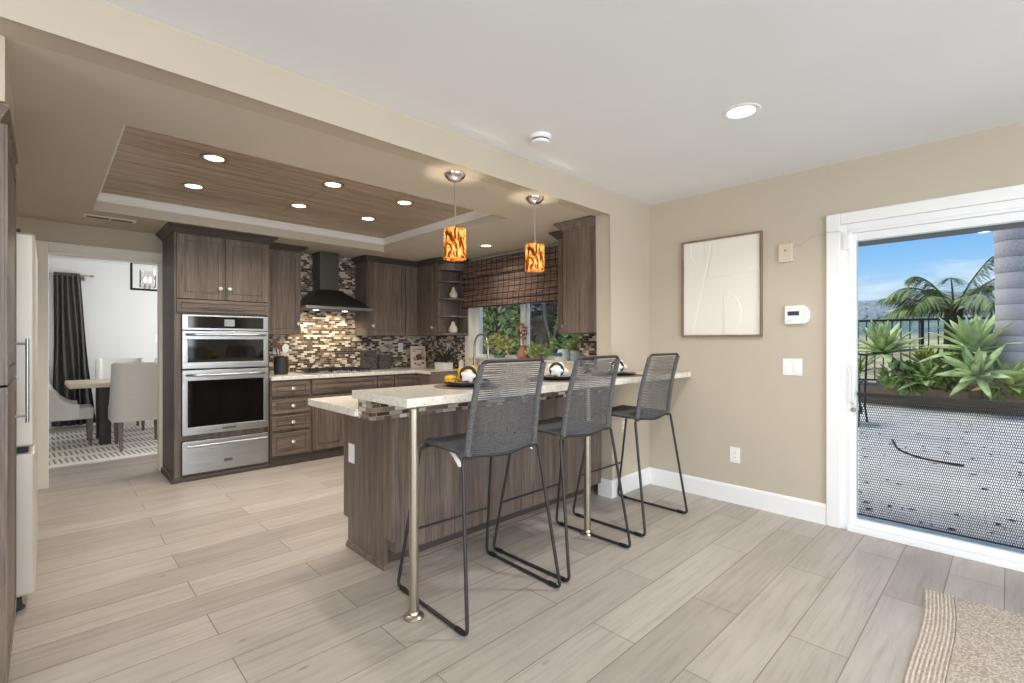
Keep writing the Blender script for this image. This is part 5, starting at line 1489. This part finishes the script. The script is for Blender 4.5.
# chandelier: open black box frame with glass cylinders
chd = thing('chandelier', 'black rectangular frame chandelier with glass candle cylinders in the dining room', 'chandelier', (1.1, 7.75, 1.9))
m = MB(); t_ = .012
for y in (7.75,):
    m.box((.765, y - t_, 1.905), (1.62, y + t_, 1.93)); m.box((.765, y - t_, 2.245), (1.62, y + t_, 2.27)); m.box((.765, y - t_, 1.905), (.79, y + t_, 2.27)); m.box((1.595, y - t_, 1.905), (1.62, y + t_, 2.27))
m.box((.765, 7.735, 1.905), (1.62, 7.765, 1.925))
m.cyl((.94, 7.75, 2.25), (.94, 7.75, 2.45), .008); m.cyl((1.42, 7.75, 2.25), (1.42, 7.75, 2.45), .008); m.box((.77, 7.735, 2.25), (1.61, 7.765, 2.27))
obj('frame', m, M_BLACK, chd)
for x in (.945, 1.19, 1.42):
    c = obj('glass_cylinder', MB().lathe((x, 7.75, 1.945), [(.075, 0), (.085, .01), (.085, .22), (.082, .22), (.082, .012), (.001, .01)], 24), glass('frosted_vessel', (.93, .93, .93, 1)), chd, smooth=True)
    m = MB()
    for k in range(4):
        a = PI / 4 + k * PI / 2; m.cyl((x + .035 * math.cos(a), 7.75 + .035 * math.sin(a), 1.925), (x + .035 * math.cos(a), 7.75 + .035 * math.sin(a), 2.01), .009, 8)
    obj('candle_sleeve', m, M_WHITEC, c, smooth=True)
    m = MB()
    for k in range(4):
        a = PI / 4 + k * PI / 2; m.lathe((x + .035 * math.cos(a), 7.75 + .035 * math.sin(a), 2.01), [(.008, 0), (.014, .02), (.010, .045), (.001, .07)], 10)
    obj('bulb', m, M_BULB, c, smooth=True)
l = bpy.data.lights.new('chandelier_glow', 'POINT'); l.energy = 8; l.color = (1, .85, .65); l.shadow_soft_size = .1
o = bpy.data.objects.new('chandelier_glow', l); COL.objects.link(o); o.location = (1.15, 7.75, 2.2)
plate(T_S(1.29, 9.6, 1.3), .06, .14, 'wall_plate', 'pale wall plate on the far dining-room wall', 'wall plate', None, 'blank')
# ---------------------------------------------------------------- outdoors, beyond the sliding door
GZ = -.10
struct('patio', MB().prism([(3.99, -8), (12.1, -8), (13.0, 2.6), (13.6, 9.0), (3.99, 9.0)], GZ - .1, GZ), M_PATIO)
m = MB().box((3.99, -1.7, GZ), (4.35, 1.2, -.02)); struct('trim_door_step', m, M_PATIO, bevel=.01)
struct('trim_eave', MB().box((3.99, -2.5, 2.02), (4.75, 2.2, 2.3)), M_DGREY)
# planter kerb of timber sleepers, with soil behind
pl_ = thing('timber_planter', 'low timber sleeper planter edging the patio below the fence', 'planter', (12.6, 1.0, GZ))
for k in range(2):
    m = MB().prism([(12.05, -8), (12.17, -8), (13.07, 2.6), (13.65, 9), (13.53, 9), (12.95, 2.6)], GZ + .20 * k, GZ + .20 * k + .19)
    obj('sleeper', m, M_SLEEP, pl_, bevel=.01)
obj('soil', MB().prism([(12.17, -8), (14.4, -8), (14.4, 9), (13.65, 9), (13.07, 2.6)], GZ - .1, GZ + .36), M_SOIL, pl_)
fnx = 13.55
fe = thing('iron_fence', 'black iron railing with upright bars along the far side of the patio', 'fence', (fnx, 0, GZ + .36))
m = MB()
m.box((fnx - .02, -7, 1.70), (fnx + .02, 9, 1.745)); obj('top_rail', m, M_BLACK, fe)
obj('bottom_rail', MB().box((fnx - .018, -7, .36), (fnx + .018, 9, .395)), M_BLACK, fe)
m = MB(); y = -7
while y < 9:
    m.box((fnx - .01, y - .01, .38), (fnx + .01, y + .01, 1.71)); y += .155
obj('bars', m, M_BLACK, fe)
for y in (-5.6, -3.5, -1.0, 1.32, 3.6, 6.0): obj('post', MB().box((fnx - .03, y - .03, GZ + .3), (fnx + .03, y + .03, 1.75)), M_BLACK, fe)


def agave(c, R_, n, mtl, name, lab, seed, axis=(0, 0, 1), trunk=None, emin=.05, grp='agaves beyond the patio', wid=.095):
    t = thing(name, lab, 'succulent', (c[0], c[1], GZ + .36), grp)
    rn = random.Random(seed); m = MB(); q = Vector((0, 0, 1)).rotation_difference(Vector(axis).normalized())
    for i in range(n):
        a = i * 2.39996 + rn.uniform(-.15, .15); f = i / (n - 1)
        e = emin + (1.42 - emin) * f ** .85 + rn.uniform(-.08, .08)
        d = q @ Vector((math.cos(a) * math.cos(e), math.sin(a) * math.cos(e), math.sin(e)))
        up = q @ Vector((-math.cos(a) * math.sin(e), -math.sin(a) * math.sin(e), math.cos(e)))
        L = R_ * (1.0 - .30 * f) * rn.uniform(.85, 1.12)
        blade(m, Vector(c) + d * .03, d, up, L, R_ * wid, .22 - .30 * f, .35, 7, .3)
    o = obj('leaves', m, mtl, t, smooth=True, angle=180); solidify(o, .012)
    if trunk: obj('stem', MB().tube(trunk, .07, 12, rad=[.10, .09, .08, .07][:len(trunk)]), M_BARK, t, smooth=True)
    return t
agave((12.75, 1.86, .98), .88, 32, M_AGAVE, 'agave', 'tall rosette agave on a bare leaning stem in front of the railing', 1, (-.25, .0, 1), [(12.8, 1.35, .25), (12.8, 1.5, .5), (12.78, 1.7, .8), (12.75, 1.85, 1.0)])
agave((12.9, .47, 1.02), .98, 30, M_AGAVE, 'agave', 'large upright agave just left of the palm trunk', 2, (-.2, .05, 1), [(12.95, .5, .25), (12.92, .5, .7), (12.9, .47, 1.08)])
agave((12.25, .42, .62), .66, 22, M_AGAVE, 'agave', 'open blue-green agave rosette at the front of the planter by the trunk', 3, (-.75, .1, .65), [(12.6, .45, .2), (12.4, .44, .45), (12.27, .42, .6)])
agave((12.55, 1.15, .48), .58, 24, M_LEAFM, 'agave', 'low green agave between the tall agave and the trunk', 4, (-.3, .1, 1))
agave((12.45, .02, .42), .70, 18, M_AGAVEY, 'agave', 'yellow-green agave at the foot of the palm trunk', 5, (-.3, -.3, 1))
agave((13.05, 1.2, .70), .60, 24, M_AGAVEY, 'agave', 'yellowish agave against the railing behind the low green agave', 6, (-.2, .1, 1))
agave((12.9, 2.35, .55), .6, 24, M_LEAFM, 'agave', 'green agave at the end of the planter by the patio chair', 7, (-.2, .2, 1))
def shrub(name, lab, c, rad, n, size, mtl, seed, grp=None, cat='shrub', stem=True):
    t = thing(name, lab, cat, (c[0], c[1], c[2] - rad[2]), grp)
    obj('foliage', leaves(MB(), c, rad, n, size, random.Random(seed)), mtl, t)
    if stem:
        m = MB(); rn = random.Random(seed)
        for k in range(5): m.tube([(c[0], c[1], c[2] - rad[2]), (c[0] + rn.uniform(-.4, .4) * rad[0], c[1] + rn.uniform(-.5, .5) * rad[1], c[2] + .2 * rad[2])], max(.012, rad[2] * .02), 6)
        obj('stem', m, M_BARK, t)
    return t
shrub('leafy_shrub', 'small dark leafy shrub low in the planter between the agaves', (12.9, .85, .62), (.3, .5, .35), 260, .20, M_LEAFM, 21)
shrub('leafy_shrub', 'mid green leafy shrub at the foot of the tall leaning agave', (12.75, 1.5, .5), (.28, .38, .26), 170, .22, M_LEAFM, 22)
shrub('leafy_shrub', 'bushy green undergrowth between the front rosette and the palm trunk', (12.75, .18, .52), (.25, .35, .28), 190, .20, M_LEAFM, 23)
# palm trunk close to the planter
tk = thing('palm_tree', 'thick grey ringed palm trunk rising past the patio door', 'palm tree', (13.0, -.02, GZ + .3))
m = MB(); pr = []
for i in range(60):
    z = i * .16; pr.append(((.226) + .05 * max(0, .5 - z) + .004 * math.sin(i * 1.7) + .003 * (i % 2) + .02 * max(0, min(1, (z - 1.9) / 1.5)), z))
m.lathe((13.0, -.02, GZ + .3), pr, 28); obj('trunk', m, M_TRUNK, tk, smooth=True, angle=80)


def frond(m, base, az, elev, L, droop, rnd, lw=.02, lf=.45):
    base = Vector(base); h = Vector((math.cos(az), math.sin(az), 0)); pts = []
    for i in range(25):
        q = i / 24; pts.append(base + h * L * math.cos(elev) * (q - .12 * q * q) + Vector((0, 0, 1)) * L * (math.sin(elev) * q - droop * q * q))
    m.tube(pts, .02, 5, rad=[.03 * (1 - i / 24) + .006 for i in range(25)])
    for i in range(3, 25):
        d = (pts[min(i + 1, 24)] - pts[i - 1]).normalized()
        for k in (.25, .5, .75, 1):
            p = pts[i - 1].lerp(pts[i], k)
            for s in (-1, 1):
                sd = d.cross(Vector((0, 0, 1))).normalized() * s
                v = (sd * .75 + d * .55 + Vector((0, 0, -.35 + rnd.uniform(-.25, .35)))).normalized()
                l_ = L * .2 * (1 - abs(i / 24 - .45) * 1.0) * rnd.uniform(.8, 1.2) * lf / .45
                blade(m, p, v, Vector((0, 0, 1)), l_, lw, .35, .1, 3)
    return m
pm = thing('feather_palm', 'feathery green palm beyond the railing, left of the thick trunk', 'palm tree', (19.0, 1.15, -2.0))
rn = random.Random(12); pb = (19.0, 1.15, 2.1)
for k, (az, el, L, dr) in enumerate(((1.75, .95, 2.9, .62), (1.55, 1.15, 2.7, .50), (-1.50, .98, 3.0, .52), (-1.7, 1.2, 2.6, .35), (2.6, .8, 2.4, .7), (.6, .9, 2.6, .5), (-.6, .9, 2.6, .5), (-2.6, .7, 2.4, .6), (3.1, 1.2, 2.2, .5), (1.2, .5, 2.4, .5), (-1.1, .45, 2.6, .5), (2.0, .35, 2.2, .45), (-2.0, .4, 2.3, .5), (1.62, .55, 2.2, .3))):
    obj('frond', frond(MB(), pb, az, el, L, dr, rn, .015, .62), M_PALM, pm)
obj('trunk', MB().tube([(19, 1.2, -2.2), (19.02, 1.2, -.5), (19, 1.15, 2.15)], .2, 12, rad=[.25, .22, .2]), M_BARK, pm, smooth=True)
for c, rad, n, s_, lab in (((18.5, -.4, .7), (1.3, 1.5, 1.3), 900, .28, 'bushy green shrub beyond the railing behind the palm trunk'), ((17.5, 2.2, -.9), (1.2, 1.4, 1.2), 500, .26, 'low olive shrub on the slope beyond the railing')):
    shrub('slope_shrub', lab, c, rad, n, s_, M_LEAFD, int(n), 'shrubs beyond the railing')
# iron patio chair just visible at the door frame
pc_ = thing('patio_chair', 'black wrought-iron patio chair half hidden behind the sliding door frame', 'chair', (9.5, 1.9, GZ))
bx, by = 9.55, 1.92
m = MB()
for s in (-1, 1):
    y = by + s * .24
    m.tube(fillet([(bx - .30, y, .36), (bx + .22, y, .36), (bx + .36, y, 1.02)], .06, 4), .016, 8)
m.tube([(bx + .36, by - .24, 1.02), (bx + .36, by, 1.06), (bx + .36, by + .24, 1.02)], .016, 8)
for k in range(5): m.tube([(bx + .23, by - .16 + k * .08, .38), (bx + .355, by - .16 + k * .08, 1.03)], .007, 6)
obj('back_frame', m, M_BLACK, pc_, smooth=True)
m = MB()
for k in range(9): m.box((bx - .30 + k * .062, by - .24, .352), (bx - .30 + k * .062 + .04, by + .24, .362))
obj('seat', m, M_BLACK, pc_)
for s in (-1, 1):
    y = by + s * .25
    for pts in ([(bx - .28, y, .36), (bx - .20, y, .2), (bx - .30, y, .08), (bx - .36, y, GZ)], [(bx + .2, y, .36), (bx + .14, y, .2), (bx + .26, y, .05), (bx + .34, y, GZ)]):
        obj('leg', MB().tube(fillet(pts, .08, 5), .016, 8), M_BLACK, pc_, smooth=True)
    obj('arm', MB().tube(fillet([(bx - .26, y, .36), (bx - .28, y, .60), (bx + .28, y, .62)], .08, 5), .015, 8), M_BLACK, pc_, smooth=True)
obj('scroll_brace', MB().tube([(bx - .1 + .07 * math.cos(a) * (1 - a / 14), by - .25, .14 + .07 * math.sin(a) * (1 - a / 14)) for a in [q * .5 for q in range(22)]], .010, 6), M_BLACK, pc_, smooth=True)
single('garden_hose', MB().tube(fillet([(8.3, 1.12, GZ + .012), (7.6, .98, GZ + .012), (7.2, .72, GZ + .012), (7.1, .35, GZ + .012)], .3, 6), .012, 8), M_HOSE, 'thin black hose lying in a curve on the patio', 'hose', smooth=True, loc=(7.4, .5, GZ))
m = MB(); rn = random.Random(9)
for k in range(240):
    x, y = rn.uniform(4.6, 11.5), rn.uniform(-1.6, 2.4); a = rn.uniform(0, 2 * PI); L = rn.uniform(.03, .09)
    d = Vector((math.cos(a), math.sin(a), 0)); s_ = Vector((-d.y, d.x, 0)); p = Vector((x, y, GZ + .004))
    v = [m.bm.verts.new(q) for q in (p, p + d * L * .5 + s_ * L * .22 + Vector((0, 0, .008)), p + d * L, p + d * L * .5 - s_ * L * .22 + Vector((0, 0, .004)))]
    m.bm.faces.new((v[0], v[1], v[2])); m.bm.faces.new((v[0], v[2], v[3]))
lt = obj('leaf_litter', m, M_LITTER); lt['kind'] = 'stuff'; tag(lt, 'dry leaves scattered over the pale patio', 'leaf litter')

# valley and far hillside
m = MB(); nx, ny = 70, 60; vs = []
for i in range(nx + 1):
    x = 14.4 + (i / nx) ** 2.2 * 1500
    row = []
    for j in range(ny + 1):
        y = (-1 + 2 * j / ny) * (60 + x * .9)
        q = mnoise.noise(Vector((x * .006, y * .006, 0))) * 9 + mnoise.noise(Vector((x * .02, y * .02, 3))) * 3
        if x < 320: z = -1.5 - 36 * min(1, (x - 14) / 200) ** .8
        else: z = -37.5 + 112 * min(1, (x - 320) / 700) ** 1.1
        f = min(1, (x - 14.4) / 80)
        row.append(m.bm.verts.new((x, y, z + q * f)))
    vs.append(row)
for i in range(nx):
    for j in range(ny): m.bm.faces.new((vs[i][j], vs[i + 1][j], vs[i + 1][j + 1], vs[i][j + 1]))
struct('hillside', m, M_HILL, smooth=True)
def hill_z(x, y):
    q = mnoise.noise(Vector((x * .006, y * .006, 0))) * 9 + mnoise.noise(Vector((x * .02, y * .02, 3))) * 3
    return (-37.5 + 112 * min(1, (x - 320) / 700) ** 1.1) + q
rn = random.Random(31)
def gable(m, x, y, z, wx, wy, h):
    m.prism([(y - wy / 2, z), (y + wy / 2, z), (y + wy / 2, z + h), (y, z + h * 1.5), (y - wy / 2, z + h)], x - wx / 2, x + wx / 2, 'x'); return m
spots = []
while len(spots) < 120:
    x = rn.uniform(760, 960); y = rn.uniform(-.06, .24) * x
    if all((x - a) ** 2 + (y - c) ** 2 > 12 ** 2 for a, c in spots): spots.append((x, y))
for x, y in spots:
    z = hill_z(x, y) - 1.5
    m = gable(MB(), x, y, z, rn.uniform(6, 10), rn.uniform(6, 11), rn.uniform(3, 5))
    single('hillside_house', m, M_HOUSEW, 'tiny pale house on the distant hillside beyond the railing', 'house', 'houses on the distant hillside', loc=(x, y, z))

# ---------------------------------------------------------------- garden outside the kitchen window
struct('terrain_garden', MB().box((3.99, 9.0, GZ - .1), (9.5, 11, GZ)), M_SOIL)
struct('wall_garden', MB().box((8.4, 2.95, GZ), (8.6, 11, 2.6)), plain('dark_garden_wall', S(98, 88, 78), .95, .3, 6))
def shr(lab, c, rad, n, s_, mtl, seed): return shrub('garden_shrub', lab, c, rad, n, s_, mtl, seed, 'shrubs outside the kitchen window')
shr('light green leafy bush at the left of the kitchen window view', (5.6, 6.3, 1.35), (.55, .75, 1.35), 900, .13, M_LEAFM, 41)
shr('dark rust-leaved bush filling the middle of the kitchen window view', (6.9, 7.2, 1.9), (.7, 1.3, 1.5), 1500, .13, M_LEAFR, 42)
shr('silvery feathery bush behind the terracotta jug', (6.4, 6.35, 1.75), (.35, .45, .8), 500, .11, M_PINE, 43)
shr('dark green bush high at the right of the kitchen window view', (6.6, 4.6, 1.75), (.5, .75, 1.2), 1000, .14, M_LEAFD, 44)
shr('mid green bush low behind the pale blue planter', (5.5, 4.25, 1.15), (.4, .40, .75), 700, .12, M_LEAFM, 45)
shr('dark green bush behind the arched panel', (7.6, 5.9, 1.9), (.5, 1.1, 2.0), 1200, .16, M_LEAFD, 46)
shr('tall dark bush at the far left outside the kitchen window', (7.4, 8.2, 1.7), (.8, 1.3, 1.8), 1300, .16, M_LEAFD, 47)
ap = thing('garden_screen', 'weathered brown arched timber panel outside the kitchen window', 'garden panel', (5.9, 5.5, GZ))
m = MB(); a0, a1, zb, zt = 5.30, 5.68, GZ, 1.6; xx = 5.9
M_PANEL = plain('weathered_panel_wood', S(120, 104, 90), .9, .25, 14, .3, 40)
m.box((xx, a0, zb), (xx + .05, a0 + .07, zt)); m.box((xx, a1 - .07, zb), (xx + .05, a1, zt)); m.box((xx - .02, a0 - .04, zt), (xx + .07, a1 + .04, zt + .05))
obj('frame', m, M_PANEL, ap)
m = MB(); cy_ = (a0 + a1) / 2; R_ = .12
arch = [(cy_ + R_ * math.cos(PI * k / 12), 1.25 + R_ * math.sin(PI * k / 12)) for k in range(13)]
m.prism([(a1 - .07, zt), (a1 - .07, zb + .02), (cy_ + R_, zb + .02)] + arch + [(cy_ - R_, zb + .02), (a0 + .07, zb + .02), (a0 + .07, zt)], xx + .01, xx + .04, 'x')
obj('arched_board', m, M_PANEL, ap)
obj('back_board', MB().box((xx + .045, a0 + .02, zb), (xx + .06, a1 - .02, zt - .02)), plain('grey_back_board', S(146, 138, 128), .9, .2, 12), ap)
tr = thing('thin_tree', 'slender pale forked trunk outside the right half of the kitchen window', 'tree', (5.3, 4.66, GZ))
obj('trunk', MB().tube([(5.3, 4.66, GZ), (5.3, 4.67, .9), (5.3, 4.64, 1.2)], .03, 8).tube([(5.3, 4.64, 1.18), (5.3, 4.78, 1.6), (5.3, 4.86, 2.4)], .02, 8).tube([(5.3, 4.64, 1.18), (5.3, 4.52, 1.6), (5.3, 4.47, 2.4)], .018, 8), plain('pale_bark', S(150, 146, 120), .9, .2, 20), tr, smooth=True)
obj('foliage', leaves(MB(), (5.3, 4.66, 2.7), (.5, .6, .5), 400, .13, random.Random(51)), M_LEAFM, tr)
